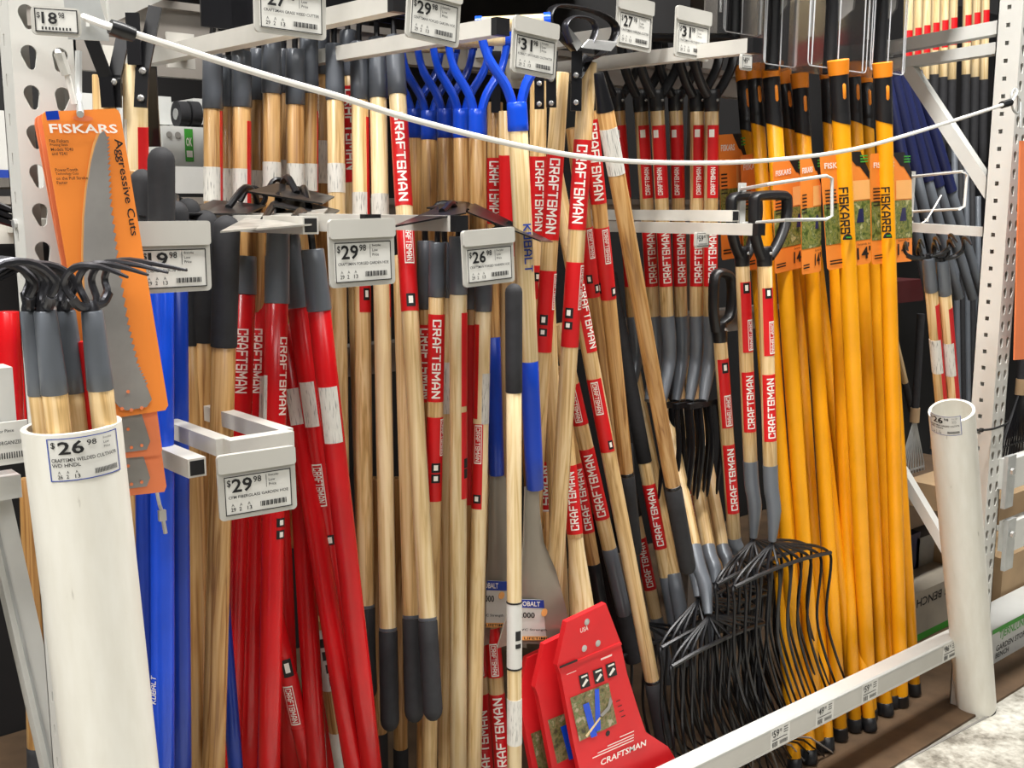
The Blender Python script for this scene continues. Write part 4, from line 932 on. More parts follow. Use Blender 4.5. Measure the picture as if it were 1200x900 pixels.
# ------------------------------------------------------------------ bedding forks with wire tines
def tine_fan(t, N, Y, nt_=10, W=.36, Lt=.42, yaw=0, r=.0038, fw=.012, lean=.13):
    ex = (X1*math.cos(yaw)+Y1*math.sin(yaw)); n = Vector((ex.y, -ex.x, 0))   # n toward aisle
    for k in range(nt_):
        s = (k/(nt_-1)-.5)*2; q = s*W/2
        sh = N+ex*q-Z1*(.050+.012*abs(s))+n*.035
        P = smoothpath([N-Z1*.005, N+ex*q*.3-Z1*.016+n*.01, N+ex*q*.75-Z1*.036+n*.025, sh, sh-Z1*.04+n*.006, sh-Z1*.16+n*.0+ex*(lean*.05-.006*s), sh-Z1*.28-n*.0+ex*lean*.4, sh-Z1*(Lt-.02*abs(s))+n*fw+ex*lean], 4)
        G().tube(P, [r]*(len(P)-4)+[r*.9, r*.8, r*.6, r*.3], 6).obj('tine', 'black_metal', t.root, True)
    G().tube(smoothpath([N+ex*-W*.5-Z1*.06+n*.038, N-ex*W*.2-Z1*.050+n*.040, N+ex*W*.2-Z1*.050+n*.040, N+ex*W*.5-Z1*.06+n*.038], 5), r*1.4, 6).obj('cross_rod', 'black_metal', t.root, True)
def bed_fork(lab, dpts, yw, xt, xb, yb, Y, socket, fan, st=None, dy=0):
    t = Tool('bedding_fork', lab, 'garden fork', (xt, yw, Y+dy), (xb, yb, Y-.02), .0165, 'bedding forks with wire tines')
    t.tube('handle', yw, socket[0]+3, 'ash_wood')
    if dpts: d_grip(t, dpts, Y, .0140); t.tube('collar', yw-22, yw+1, 'black_plastic', 1.12, 1.05); rivet(t, yw-14, .6)
    if st:
        t.box_sticker(*st[0]); t.big_sticker(st[1][0], st[1][1], -.5, 1.1, dirn='up', tu0=-.1, tu1=.6)
    a = t.p(socket[0]); b = t.p(yb); P = smoothpath([a, a.lerp(b, .3)+t.x*.001, a.lerp(b, .6)+t.x*.006, b], 4)
    G().tube(P, [.0176]*6+[.017]*3+[.015, .013, .011, .009], 12).obj('socket', 'steel_grey_socket', t.root, True)
    tine_fan(t, b, Y, **fan)
    return t
bed_fork('left bedding fork of the D grip pair in front of the yellow poles', [(868, 302), (862, 288), (858, 268), (857, 238), (861, 231), (882, 230), (887, 236), (886, 262), (880, 288), (873, 302)], 311, 870, 883, 630, 1.56, (540,), dict(W=.40, Lt=.45, yaw=.05), ((330, 412, -.25, .95, 374, 410, .25, .85, ((331, 343, .0, .6),)), (435, 505)))
bed_fork('right bedding fork of the D grip pair in front of the yellow poles', [(893, 302), (888, 288), (884, 268), (884, 238), (888, 230), (917, 229), (922, 236), (920, 262), (911, 286), (901, 302)], 311, 896, 905, 634, 1.50, (545,), dict(W=.38, Lt=.45, yaw=0.0), ((337, 416, -.25, .95, 376, 414, .25, .85, ((337, 349, .0, .6),)), (438, 516)))
bed_fork('bedding fork leaning behind the pair, its D grip beside the front arm', [(842, 388), (845, 380), (855, 370), (858, 345), (856, 326), (848, 320), (838, 324), (836, 360), (839, 388)], 400, 844, 862, 650, 1.64, (630,), dict(W=.36, Lt=.42, yaw=.1), ((420, 500, -.4, 1.0, 462, 498, .0, .7, ((424, 436, .0, .6),)), (520, 600)))
for (xt, xb, yb, Y, lab, yw, n_) in ((788, 838, 684, 1.60, 'bedding fork whose wire tines lie lowest at the left', 420, 11), (806, 852, 668, 1.66, 'bedding fork with tines hidden in the middle of the wire tangle', 420, 10),
                                (766, 818, 700, 1.56, 'bedding fork with tines at the left front of the wire tangle', 430, 10), (770, 830, 720, 1.52, 'bedding fork with tines nearest the bottom beam', 430, 11)):
    t = bed_fork(lab, None, yw, xt, xb, yb, Y, (640,), dict(W=.36, Lt=.42, yaw=.05, lean=.13, nt_=n_), dy=.34)
# loose tines under the beam
t = Tool('wire_rake', 'thin wire tines of a rake showing under the bottom beam', 'rake', (880, 600, 1.62), (893, 872, 1.46), .009)
t.tube('handle', 600, 872, 'black_metal', .8)
N = t.p(872)
for k in range(13):
    a = N+X1*(k-6)*.012; e_ = UZ(850+k*10.5, 930-k*4, .012); G().tube([a, a.lerp(e_, .55)+Z1*.02, e_], [.003, .003, .0025], 5).obj('tine', 'black_metal' if k % 3 else 'bright_steel', t.root)
# tines of a wire basket fork left of the leaning grip
t = Tool('bedding_fork', 'bedding fork head in shade between the red sheath and the wire tangle', 'garden fork', (735, 520, 1.80), (748, 728, 1.74), .014, 'bedding forks with wire tines')
t.tube('handle', 520, 728, 'black_foam'); tine_fan(t, t.p(728), 1.74, 8, .30, .36)
# ------------------------------------------------------------------ yellow extension poles
def pole(lab, top, yb, bot, blk, rr=.0172, slot=True, collar=True, name=False):
    B = UZ(bot[0], bot[1], .012)
    t = Tool('extension_pole', lab, 'pole', top, (bot[0], bot[1], B.y), rr, 'yellow extension poles')
    t.tube('shaft', yb-6, bot[1]-2, 'fibre_yellow', n=16)
    c = G().tube([t.B, t.B+t.z*.004, t.B+t.z*.035, t.B+t.z*.037], [rr*1.0, rr*1.12, rr*1.1, rr*1.0], 14, up=t.x).obj('end_cap', 'black_plastic', t.root, True)
    if blk:
        a = t.p(blk); b = t.p(yb); t.tube('sleeve', blk, yb+1, 'black_plastic', 1.06, 1.05)
        # slanting cut of the sleeve
        g = G(); n = 12; V = []
        for i in range(n+1):
            u = -1.0+2.0*i/n; an = u*math.pi/2; V.append(b+t.z*.010+(t.x*math.sin(an)-t.y*math.cos(an))*rr*1.065)
        for i in range(n+1):
            u = -1.0+2.0*i/n; an = u*math.pi/2; V.append(b-t.z*(.004+.016*(math.sin(an)+1)*.5)+(t.x*math.sin(an)-t.y*math.cos(an))*rr*1.065)
        g.add(V, [(n+1+i, n+2+i, i+1, i) for i in range(n)]).obj('sleeve_edge', 'black_plastic', t.root, True)
        if slot: 
            y0 = blk+(yb-blk)*.2; 
            A_, B_ = t.p(y0), t.p(y0+(yb-blk)*.40); nn = t.x*math.sin(.55)-t.y*math.cos(.55); G().tube([A_+nn*rr*.86, A_.lerp(B_, .12)+nn*rr*.86, A_.lerp(B_, .88)+nn*rr*.86, B_+nn*rr*.86], [.003, .0056, .0056, .003], 10).obj('slot_window', 'orange_plastic', t.root, True)
    if collar and blk: t.tube('collar', blk-17, blk+1, 'orange_plastic', 1.22, 1.12)
    if name:
        t.text(t.root, 'FISKARS', name[0], name[1], -.42, .3, 'print_black', 'dn')
    return t
PG = pole('front yellow pole in the middle, its maker name beside the left orange card', (982, 70, 1.50), 137, (1019, 842), 87, .021, name=(218, 272))
PH = pole('front yellow pole on the right, its maker name beside the right orange card', (1034, 72, 1.50), 137, (1056, 826), 90, .0202, name=(218, 270))
pole('yellow pole leaning from behind the left orange card to the fourth black foot', (969, 78, 1.68), 140, (1002, 856), 92)
pole('yellow pole between the two front ones, shaded', (1000, 78, 1.68), 138, (1035, 836), 90)
pole('shaded yellow pole left of the right front one', (1014, 84, 1.74), 144, (1046, 828), 97)
pole('yellow pole leaning with its sleeve lower than the rest', (937, 90, 1.66), 152, (985, 866), 103, .0190)
PI_ = pole('leftmost bright yellow pole beside the bedding forks', (903, 80, 1.64), 141, (958, 880), 90, .0195)
pole('yellow pole second from the bedding forks, crossing to the right', (918, 86, 1.72), 146, (1004, 852), 98)
pole('shaded yellow pole behind the bedding fork D grips', (884, 84, 1.70), 141, (940, 890), 92)
pole('rightmost yellow pole, only its lower end seen', (1036, 250, 1.68), 262, (1072, 814), None)
pole('shaded yellow pole leaning behind the middle front one', (972, 200, 1.82), 206, (1040, 838), None)
pole('shaded yellow pole deep behind the left orange cards', (945, 200, 1.86), 206, (1020, 856), None)
pole('shaded yellow pole deep behind the bedding forks', (872, 110, 1.88), 150, (932, 905), 95)
pole('shaded yellow pole deep left of the leaning low sleeve one', (925, 200, 1.92), 206, (970, 880), None)
pole('shaded yellow pole deep behind the bedding fork sockets', (885, 200, 1.92), 206, (950, 895), None)
# ------------------------------------------------------------------ orange cards tied to the poles
def pole_card(lab, q, Y, tilt=0, full=True):
    """q: TL, TR, BR, BL pixels"""
    Q = [U(x, y, Y) for x, y in q]; TL, TR, BR, BL = Q
    r = root('product_card', lab, 'card', 'orange cards on the yellow poles', at(TL))
    f = lambda u, v, l=0: (TL.lerp(TR, u)).lerp(BL.lerp(BR, u), v)-Y1*l
    def quad(u0, v0, u1, v1, l): return [f(u0, v0, l), f(u0, v1, l), f(u1, v1, l), f(u1, v0, l)]
    P = [f(.0, 0), f(0, 1), f(1, 1), f(1, .0)]
    G().prism([f(.03, 0), f(0, .02), f(0, .98), f(.03, 1), f(.97, 1), f(1, .98), f(1, .18), f(.82, 0)], Y1*.0015).obj('card', 'orange_card', r)
    G().add([f(.5, 0, .0006), f(.72, .12, .0006), f(.8, .13, .0006), f(1, .25, .0006), f(1, .18, .0006), f(.82, 0, .0006)], [(0, 1, 2, 3, 4, 5)]).obj('corner_print', 'print_black', r)
    G().add(quad(0, .43, 1, .78, .0006), [(0, 1, 2, 3)]).obj('photo_print', 'garden_print', r)
    G().add([f(.75, .5, .001), f(.68, .62, .001), f(.85, .62, .001), f(.84, .5, .001)], [(0, 1, 2, 3)]).obj('photo_figure', 'navy_pole', r)
    G().add(quad(.6, .25, 1, .42, .0006), [(0, 1, 2, 3)]).obj('panel_print', 'pale_orange', r)
    ex = (TR-TL); w_ = ex.length; ex.normalize(); ey = (TL-BL); h = ey.length; ey.normalize(); O = BL-Y1*.0014
    if full:
        g = G(); flat_text(g, 'FISKARS', O, ex, ey, w_*.06, h*.87, w_*.5, h*.05, .02); g.obj('lettering', 'print_white', r)
    g = G(); flat_text(g, "14'", O, ex, ey, w_*.62, h*.05, w_*.3, h*.11, .02)
    flat_text(g, 'Extends to', O, ex, ey, w_*.64, h*.175, w_*.28, h*.02, 0)
    for k in range(2): flat_rect(g, O, ex, ey, w_*.05, h*(.07-.025*k), w_*.3, h*.012)
    for k in range(6): flat_rect(g, O, ex, ey, w_*.04, h*(.68-.03*k), w_*.22, h*.012)
    g.obj('lettering', 'print_black', r)
    g = G(); 
    for k in range(3): flat_rect(g, O, ex, ey, w_*.8, h*(.955-.025*k), w_*.16, h*.012)
    g.obj('lettering', 'print_green', r)
    return r
pole_card('left one of the two front orange cards marked 14 feet', [(961, 180), (1018, 177), (1021, 308), (970, 317)], PG.p(250).y+.004)
pole_card('right one of the two front orange cards marked 14 feet', [(1020, 180), (1068, 178), (1069, 306), (1022, 310)], PH.p(250).y+.006)
pole_card('orange card marked 14 feet behind the wire hook, left of the front two', [(906, 190), (942, 184), (946, 312), (908, 321)], PI_.p(250).y-.03)
pole_card('orange card half hidden between the left card and the front two', [(938, 186), (962, 182), (962, 318), (940, 322)], 1.52)
pole_card('orange card at the far left showing only its maker name', [(842, 158), (874, 156), (878, 300), (846, 305)], 1.76)
pole_card('orange card just right of the digging forks behind the D grips', [(868, 182), (905, 178), (910, 312), (872, 318)], 1.74)
for (x, y, Y) in ((994, 281, PG.p(280).y-.024), (1041, 279, PH.p(280).y-.022)):
    c = U(x, y, Y); P = [c+X1*.018*math.cos(a)+Z1*.014*math.sin(a) for a in [math.pi*i/10 for i in range(11)]]
    r = root('band_clip', 'black rounded clip on the '+('left' if x < 1010 else 'right')+' front orange card', 'clip', 'black clips on cards', at(c)); G().prism(P, Y1*.004).obj('clip', 'print_black', r)
    g = G(); flat_rect(g, c-Y1*.0008, X1, Z1, -.011, .004, .022, .004); g.obj('clip_print', 'print_green', r)
# ------------------------------------------------------------------ clear packs with black pruner heads above the poles
def pack(lab, x0, x1, y0, y1, Y, group='clear packs above the poles'):
    a = U(x0, y1, Y); b = U(x1, y1, Y); c = U(x0, y0, Y); r = root('clear_pack', lab, 'package', group, at(a)); w_ = b.x-a.x; h = c.z-a.z; d = .05
    O = a
    def shell(y_, m_):
        return [O+X1*x+Z1*z+Y1*y_ for x, z in rrect(w_-2*m_, h-2*m_, .012, x0=m_, y0=m_)]
    A = shell(0, .008); B = shell(d, 0); k = len(A)
    G().add(A+B, [tuple(range(k))]+[(i, k+i, k+(i+1) % k, (i+1) % k) for i in range(k)]).obj('shell', 'clear_plastic', r, False)
    G().prism([O+X1*x+Z1*z+Y1*(d+.001) for x, z in rrect(w_, h, .012)], Y1*.001).obj('rim', 'clear_plastic', r)
    G().tube([O+X1*w_*.5+Z1*.0+Y1*d*.5, O+X1*w_*.5+Z1*h*.6+Y1*d*.5, O+X1*w_*.4+Z1*h+Y1*d*.5], [.017, .015, .012], 10).obj('pruner_neck', 'black_plastic', r, True)
    G().prism([O+X1*w_*.55+Z1*h*.45+Y1*.02, O+X1*w_*.8+Z1*h*.6+Y1*.02, O+X1*w_*.85+Z1*h*.97+Y1*.02, O+X1*w_*.6+Z1*h*.9+Y1*.02], Y1*.006).obj('pruner_blade', 'saw_steel', r)
    for k_ in range(3): G().tube([O+X1*w_*(.08+.41*k_)+Z1*.01+Y1*.001, O+X1*w_*(.10+.40*k_)+Z1*h+Y1*.001], .0016, 5).obj('moulded_rib', 'clear_edge', r)
    E2_ = [O+X1*x+Z1*z+Y1*.002 for x, z in rrect(w_-.016, h-.016, .012, x0=.008, y0=.008)]; G().tube(E2_, .0014, 5, closed=True).obj('moulded_edge', 'clear_edge', r)
    G().tube([O+X1*w_*.2+Z1*h*.3+Y1*.03, O+X1*w_*.22+Z1*h+Y1*.03], .004, 6).obj('pruner_rod', 'bright_steel', r, True)
pack('clear plastic pack over the middle yellow poles', 945, 1018, -60, 80, 1.52)
pack('clear plastic pack over the rightmost yellow poles', 1018, 1062, -60, 86, 1.53)
pack('clear plastic pack over the left yellow poles', 893, 936, -60, 78, 1.58)
pack('shaded clear plastic pack above the D grips', 846, 893, -60, 40, 1.66)
# ------------------------------------------------------------------ white wire hooks
for (pts, Y, lab) in (([(868, 222), (900, 216), (968, 206), (975, 209), (975, 253), (968, 257), (920, 258), (870, 262)], 1.36, 'white wire hook in front of the left orange cards'),
                  ([(1068, 207), (1128, 201), (1133, 205), (1130, 242), (1124, 245), (1068, 248)], 1.42, 'white wire hook right of the orange cards')):
    P = [U(x, y, Y if 0 < i < len(pts)-1 else Y+.2) for i, (x, y) in enumerate(pts)]
    r = root('wire_hook', lab, 'hook', 'white wire hooks', at(P[0])); G().tube(P, .0038, 8).obj('wire', 'wire_white', r, True)
    G().box(P[0].lerp(P[-1], .5), (.02, .008, abs(P[0].z-P[-1].z)+.03)).obj('mount_plate', 'wire_white', r)
P = [U(1103, 229, 1.46), U(1095, 243, 1.45), U(1086, 258, 1.45), U(1080, 262, 1.45)]
r = root('cable_tie', 'pale cable tie sticking up by the right wire hook', 'cable tie', None, at(P[0])); G().tube(P, .0022, 6).obj('strap', 'cable_white', r); G().box(P[2], (.009, .006, .008)).obj('buckle', 'cable_white', r)
# ------------------------------------------------------------------ tools in the far tube
for (xt, yt, xb, yf, bk, Y, lab) in ((1088, 302, 1106, 341, (396, 435), 1.335, 'left cultivator standing in the far white tube'), (1104, 305, 1124, 345, (400, 438), 1.315, 'right cultivator standing in the far white tube')):
    t = Tool('hand_cultivator', lab, 'garden tool', U(xt, yt, Y), U(xt, yt, Y)-rz_*.55, .0150, 'cultivators in the far tube')
    t.tube('ferrule', yt, yf, 'steel_grey_socket', .95, 1.08); t.tube('handle', yf-1, 520, 'ash_wood'); t.band('sticker', yf+15, 480, .25, 1.1, 'red_sticker'); t.band('barcode_label', bk[0], bk[1], -1, .5, 'barcode_label', .001)
    cultivator_head(t, yt+2, -CR*.5-Y1*.6, spread=.05, rise=.05, reach=.09)
# ------------------------------------------------------------------ cultivators in the big tube
for (xt, xb, ys, Y, fw, lab) in ((35, 46, 463, 1.295, (-CR*.8-CF*.45), 'leftmost cultivator standing in the large white tube'), (53, 66, 462, 1.265, (-CR*.75-CF*.65), 'second cultivator from the left in the large white tube'),
                           (76, 84, 460, 1.31, (-CR*.7-CF*.6), 'rear cultivator in the large white tube'), (108, 116, 457, 1.262, (CR*.88-CF*.42), 'cultivator in the large white tube with tines pointing right')):
    t = Tool('hand_cultivator', lab, 'garden tool', U(xt, 366, Y), U(xt, 366, Y)-lz*.22, .0142 if xt > 40 else .0125, 'cultivators in the large tube')
    t.tube('ferrule', 364, ys, 'steel_grey_socket', .86, 1.08); t.tube('handle', ys-2, 530, 'ash_wood')
    cultivator_head(t, 366, fw, spread=.029, rise=.050, reach=.105 if xt > 100 else .09, drop=.010 if xt > 100 else .022, r=.0043, mat='tine_steel', skew=.012 if xt > 100 else 0)
t = Tool('hand_cultivator', 'red strip handle inside the large white tube', 'garden tool', U(98, 400, 1.30), U(98, 400, 1.3)-lz*.2, .007, 'cultivators in the large tube'); t.tube('handle', 400, 530, 'red_sticker')
# ------------------------------------------------------------------ saw blade cards at left
def saw_card(lab, TL, TR, BR, BL, Y, mat, full, yb):
    Q = [U(*p, Y) for p in (TL, TR, BR, BL)]; n = Vector((0, -1, 0)); r = root('saw_card', lab, 'saw blade card', 'orange saw blade cards', at(Q[0]))
    a, b, c, d = Q; f = lambda u, v, l=0: (a.lerp(b, u)).lerp(d.lerp(c, u), v)+n*l
    P = [f(.06, 0), f(.02, .006), f(0, .02), f(0, .98), f(.03, 1), f(.95, 1), f(1, .985), f(1, .02), f(.98, .006), f(.94, 0)]
    sl = None
    G().prism(P, -n*.002).obj('card', mat, r)
    g = lambda x, y, l=.003: U(x, y, Y-l)
    if full:
        L_ = [(122, 153), (117, 157), (112, 170), (107, 190), (102, 222), (99, 255), (98, 300), (100, 345), (107, 395), (118, 440), (132, 468), (140, 477), (148, 481), (172, 477), (178, 468), (173, 455)]
        R_ = []; k = 40; ks = [(171, 452), (160, 428), (148, 378), (136, 302), (128, 235), (126, 190), (125, 160)]
        def RR(s):
            s *= len(ks)-1; i = min(int(s), len(ks)-2); w_ = s-i; return (ks[i][0]+(ks[i+1][0]-ks[i][0])*w_, ks[i][1]+(ks[i+1][1]-ks[i][1])*w_)
        for i in range(k+1):
            x, y = RR(i/k); R_.append((x, y)); 
            if i < k: x2, y2 = RR((i+.7)/k); R_.append((x2+3.6, y2-1))
        q = [g(*p, .0055) for p in L_+R_]; G().prism(q, Y1*.0018).obj('saw_blade', 'saw_steel', r)
        ba = [(p[0]-(3 if i < 11 else 0), p[1]-(2 if i < 3 else 0)) for i, p in enumerate(L_)]
        G().add([g(x, y, .0012) for x, y in ba+R_], [tuple(range(len(ba+R_)))]).obj('card_print', 'pale_orange', r)
        ex = (b-a).normalized(); ey = (a-d).normalized(); ey = Z1*1.0-X1*.12; ey.normalize(); ex = X1+Z1*.04; ex.normalize()
        gg = G(); O = U(59, 156, Y-.0032); flat_text(gg, 'FISKARS', O, ex, ey, 0, 0, (U(138, 154, Y)-U(59, 156, Y)).length, .0105, .02); gg.obj('lettering', 'print_white', r)
        gg = G(); A = U(131, 163, Y-.0032); B = U(151, 277, Y-.0032); dn = (B-A); LL = dn.length; dn.normalize(); rt = X1-dn*X1.dot(dn); rt.normalize()
        flat_text(gg, 'Aggressive Cuts', A, dn, rt, 0, 0, LL, .0125, .012)
        for q_, (x, y, ln) in enumerate(((58, 167, 20), (59, 172, 24), (60, 177, 23), (61, 182, 20), (65, 201, 16), (65.6, 206, 23), (66.2, 211, 24), (67, 216, 22))):
            flat_text(gg, ('Fits Fiskars', 'Pruning Saws', 'Models 9240', 'and 9241', 'PowerTooth', 'Technology Cuts', 'on the Pull Stroke', 'Faster')[q_], U(x, y, Y-.0032), ex, ey, 0, 0, None, .0036, .01)
        gg.obj('lettering', 'print_black', r)
        G().add([U(x, y, Y-.0028) for x, y in ((53, 130.5), (68, 129.5), (70, 140), (55, 141))], [(3, 2, 1, 0)]).obj('corner_print', 'dark_blue', r)
        G().prism([U(83, 138, Y-.0026)+X1*.012*math.cos(i*math.pi/6)+Z1*.0035*math.sin(i*math.pi/6)+X1*.014 for i in range(12)], Y1*.0004).obj('hang_slot', 'salmon_card', r)
    else:
        q = [(140, yb-54), (166, yb-56), (176, yb-24), (172, yb-14), (142, yb-10), (130, yb-24), (120, yb-54)]
        G().prism([g(x, y, .004) for x, y in q], Y1*.0015).obj('saw_blade', 'saw_steel', r)
    for (x, y) in ((143, yb-18), (154, yb-16.5), (166, yb-19), (150, yb-38)):
        c0 = g(x, y, .0056); G().tube([c0, c0-Y1*.0006], .0022, 8).obj('rivet_hole', 'salmon_card', r)
saw_card('front orange card with toothed saw blade and dark lettering', (48, 131), (140, 127), (198, 480), (110, 494), 1.318, 'orange_card', True, 497)
saw_card('second saw blade card showing just below the front one', (43, 134), (136, 130), (191, 533), (112, 540), 1.328, 'salmon_card', False, 541)
saw_card('rearmost saw blade card hanging lowest behind the white tube', (39, 136), (132, 133), (196, 576), (125, 584), 1.338, 'salmon_card', False, 584)
P = [U(92, 60, 1.36), U(92, 110, 1.355), U(93, 122, 1.335), U(94, 127, 1.32), U(94, 134, 1.298)]
r = root('hanging_hook', 'small metal hook holding the saw blade cards', 'hook', None, at(P[0])); G().tube(smoothpath(P, 4), .0042, 8).obj('hook', 'galvanised', r, True)
P = [U(67, 60, 1.345), U(74, 72, 1.33), U(81, 96, 1.33), U(87, 122, 1.33)]
r = root('security_strap', 'pale security strap tied from the left post to the cards', 'strap', None, at(P[0])); G().tube(smoothpath(P, 4), .0035, 8).obj('strap', 'cable_white', r, True); G().tube([U(69, 62, 1.33), U(78, 88, 1.33)], [.0065, .006], 8).obj('sleeve', 'tag_grey', r, True)
P = [U(184, 578, 1.42), U(187, 592, 1.41), U(190, 600, 1.41)]
r = root('security_clip', 'small grey cable end hanging before the blue poles', 'clip', None, at(P[0])); G().tube(P, .0026, 6).obj('strap', 'tag_grey', r); G().box(U(190, 604, 1.41), (.010, .006, .015)).obj('clip_body', 'tag_grey', r); G().tube([U(191, 608, 1.41), U(194, 625, 1.41)], .003, 6).obj('tail', 'tag_grey', r)
# ------------------------------------------------------------------ red card sheaths
def sheath(lab, poly, Y, full, photo, th=.012, dx=0, dy=0):
    c = U(720+dx, 850+dy, Y); r = root('card_sheath', lab, 'card sleeve', 'red card blade sheaths', at(c))
    G().prism([U(x+dx, y+dy, Y) for x, y in poly][::-1], Y1*th).obj('card', 'red_card', r)
    F_ = lambda x, y, l: U(x+dx, y+dy, Y-l)
    G().add([F_(x, y, .001) for x, y in photo], [tuple(range(len(photo)))[::-1]]).obj('photo_print', 'leaf_litter_print', r)
    jeans = ((683, 826), (690, 823), (700, 862), (693, 865)); j2 = ((697, 808), (702, 807), (704, 855), (698, 858))
    for jq in (jeans, j2): G().add([F_(x, y, .0018) for x, y in jq], [(3, 2, 1, 0)]).obj('photo_figure', 'cobalt_blue', r)
    if not full: return r
    G().add([F_(x, y, .0022) for x, y in ((686, 862), (703, 840), (704, 842), (688, 864))], [(3, 2, 1, 0)]).obj('photo_figure', 'pale_wood', r)
    G().add([F_(x, y, .0022) for x, y in ((703, 838), (712, 828), (715, 816), (718, 822), (714, 832), (706, 840))], [(5, 4, 3, 2, 1, 0)]).obj('photo_figure', 'saw_steel', r)
    for (x, y) in ((685, 797), (701.5, 791), (716.5, 784)):
        G().add([F_(x+a, y+b, .0012) for a, b in ((-7, -5), (4, -9), (7, 7), (-4, 11))], [(3, 2, 1, 0)]).obj('pictogram', 'print_black', r)
        G().add([F_(x+a, y+b, .0018) for a, b in ((-4, -4), (3, -7), (3.5, -5), (-3.5, -2))], [(3, 2, 1, 0)]).obj('pictogram_mark', 'print_white', r)
        G().add([F_(x+a, y+b, .0018) for a, b in ((2, -2), (4.5, 0), (-1, 8), (-3, 7))], [(3, 2, 1, 0)]).obj('pictogram_mark', 'print_white', r)
    for (x, y) in ((688, 729), (701, 754), (685, 760)):
        a = F_(x, y, .0015); G().tube([a, a+Y1*.001], .0068, 14).obj('rivet_hole', 'galvanised', r); G().tube([a-Y1*.0005, a], .004, 12).obj('rivet_hole', 'tag_grey', r)
    a = F_(712.5, 859.5, .0012); G().tube([a, a+Y1*.001], .006, 14).obj('punch_hole', 'print_black', r)
    O = F_(700, 893, .002); ex = (F_(756, 868, .002)-O).normalized(); ey = Vector((-ex.z, 0, ex.x))
    k = (F_(756, 868, .002)-O).length
    gg = G(); flat_text(gg, 'CRAFTSMAN', O, ex, ey, .01, -.012, k*.95, .014, .02)
    for (y0, x0, ln) in ((.024, .2, .55), (.018, .0, .75), (.012, -.1, .85), (.032, .45, .3)): flat_rect(gg, O, ex, ey, x0*k, y0, ln*k, .0022)
    gg.obj('lettering', 'print_white', r)
    O = F_(656, 782, .002); B = F_(727, 753, .002); G().bar(O, O.lerp(B, .28), .001, .004).obj('fold_slot', 'print_black', r)
    gg = G(); ex = (B-O).normalized(); ey = Vector((-ex.z, 0, ex.x)); P0 = F_(704, 774, .002); flat_rect(gg, P0, ex, ey, 0, 0, .032, .004); P0 = F_(680, 742, .002); flat_text(gg, 'USA', P0, ex, ey, 0, 0, .022, .010, .02); P0 = F_(664, 791, .002); flat_rect(gg, P0, ex, ey, 0, 0, .026, .0014)
    gg.obj('lettering', 'print_cream', r)
    gg = G()
    for q in range(4): flat_rect(gg, F_(722+q*2, 823+q*6, .002), ex, ey, 0, 0, .012, .0022)
    gg.obj('lettering', 'print_black', r)
    G().prism([F_(x, y, .0) for x, y in ((656, 782), (727, 752), (728.5, 755), (657.5, 785.5))][::-1], -Y1*.0012).obj('fold_ridge', 'red_card', r)
    return r
poly = [(664, 729), (710, 707), (727, 752), (735, 790), (750, 838), (757, 858), (783, 875), (792, 890), (788, 912), (760, 940), (690, 950), (672, 870), (657, 790), (653, 780)]
ph = [(668, 818), (713, 800), (723, 848), (679, 869)]
sheath('front red card sheath with printed photo and three black pictograms', poly, 1.44, True, ph)
sheath('middle red card sheath partly hidden by the front one', poly, 1.475, False, ph, dx=-26, dy=26)
sheath('rear red card sheath at the left of the three', poly, 1.51, False, ph, dx=-46, dy=42)
# ================================================================== surroundings
def carton(name, lab, c, sz, mat, cat='box', texts=(), strip=None, rot=0, grp=None):
    c = Vector(c); r = root(name, lab, cat, grp, at(c-Z1*sz[2]/2)); R = Matrix.Rotation(rot, 3, 'Z')
    G().box(c, sz, R).obj('carton', mat, r)
    n = R @ Vector((0, -1, 0)); ex = R @ X1; O = c+n*(sz[1]/2+.0015)-ex*sz[0]/2-Z1*sz[2]/2
    if strip:
        g = G(); flat_rect(g, O, ex, Z1, 0, sz[2]*strip[0], sz[0], sz[2]*strip[1]); g.obj('printed_band', strip[2], r)
    for (s, x, y, w_, h, mt_, up_) in texts:
        g = G()
        if up_: flat_text(g, s, O-(-n)*-.001, ex, Z1, x, y, w_, h, .015)
        else: flat_text(g, s, O-(-n)*-.001, -ex, -Z1, -x, -y, w_, h, .015)
        g.obj('lettering', mt_, r)
    return r
# shelf seen through the gap at upper left
sy = 2.45
a = U(190, 147, sy); b = U(242, 200, sy)
shx0, shx1 = U(20, 210, sy).x, U(300, 210, sy).x; shz = U(190, 201, sy).z
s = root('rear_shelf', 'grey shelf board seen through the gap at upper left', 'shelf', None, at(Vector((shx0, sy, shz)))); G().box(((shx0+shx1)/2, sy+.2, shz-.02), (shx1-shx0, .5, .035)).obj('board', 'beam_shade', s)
G().box(((shx0+shx1)/2, sy-.06, shz-.02), (shx1-shx0, .03, .06)).obj('front_lip', 'beam_white', s)
cb = carton('carton', 'white carton with a green mark on the rear shelf', ((a.x+b.x)/2, sy+.1, (a.z+b.z)/2), (b.x-a.x, .2, a.z-b.z), 'box_white', grp='cartons on the rear shelf')
O = Vector((a.x, sy-.002, b.z)); W_ = b.x-a.x; H_ = a.z-b.z
g = G(); flat_rect(g, O, X1, Z1, W_*.5, H_*.2, W_*.2, H_*.75); g.obj('printed_band', 'print_green', cb)
g = G(); flat_text(g, 'OK', O-Y1*.001, X1, Z1, W_*.53, H_*.55, W_*.14, H_*.2, .02); flat_rect(g, O-Y1*.001, X1, Z1, W_*.53, H_*.3, W_*.14, H_*.15); g.obj('lettering', 'print_white', cb)
g = G()
for k in range(2):
    c = O+X1*W_*(.14+.2*k)+Z1*H_*.8-Y1*.001; g.tube([c, c-Y1*.001], .007, 16)
g.obj('round_print', 'box_grey', cb)
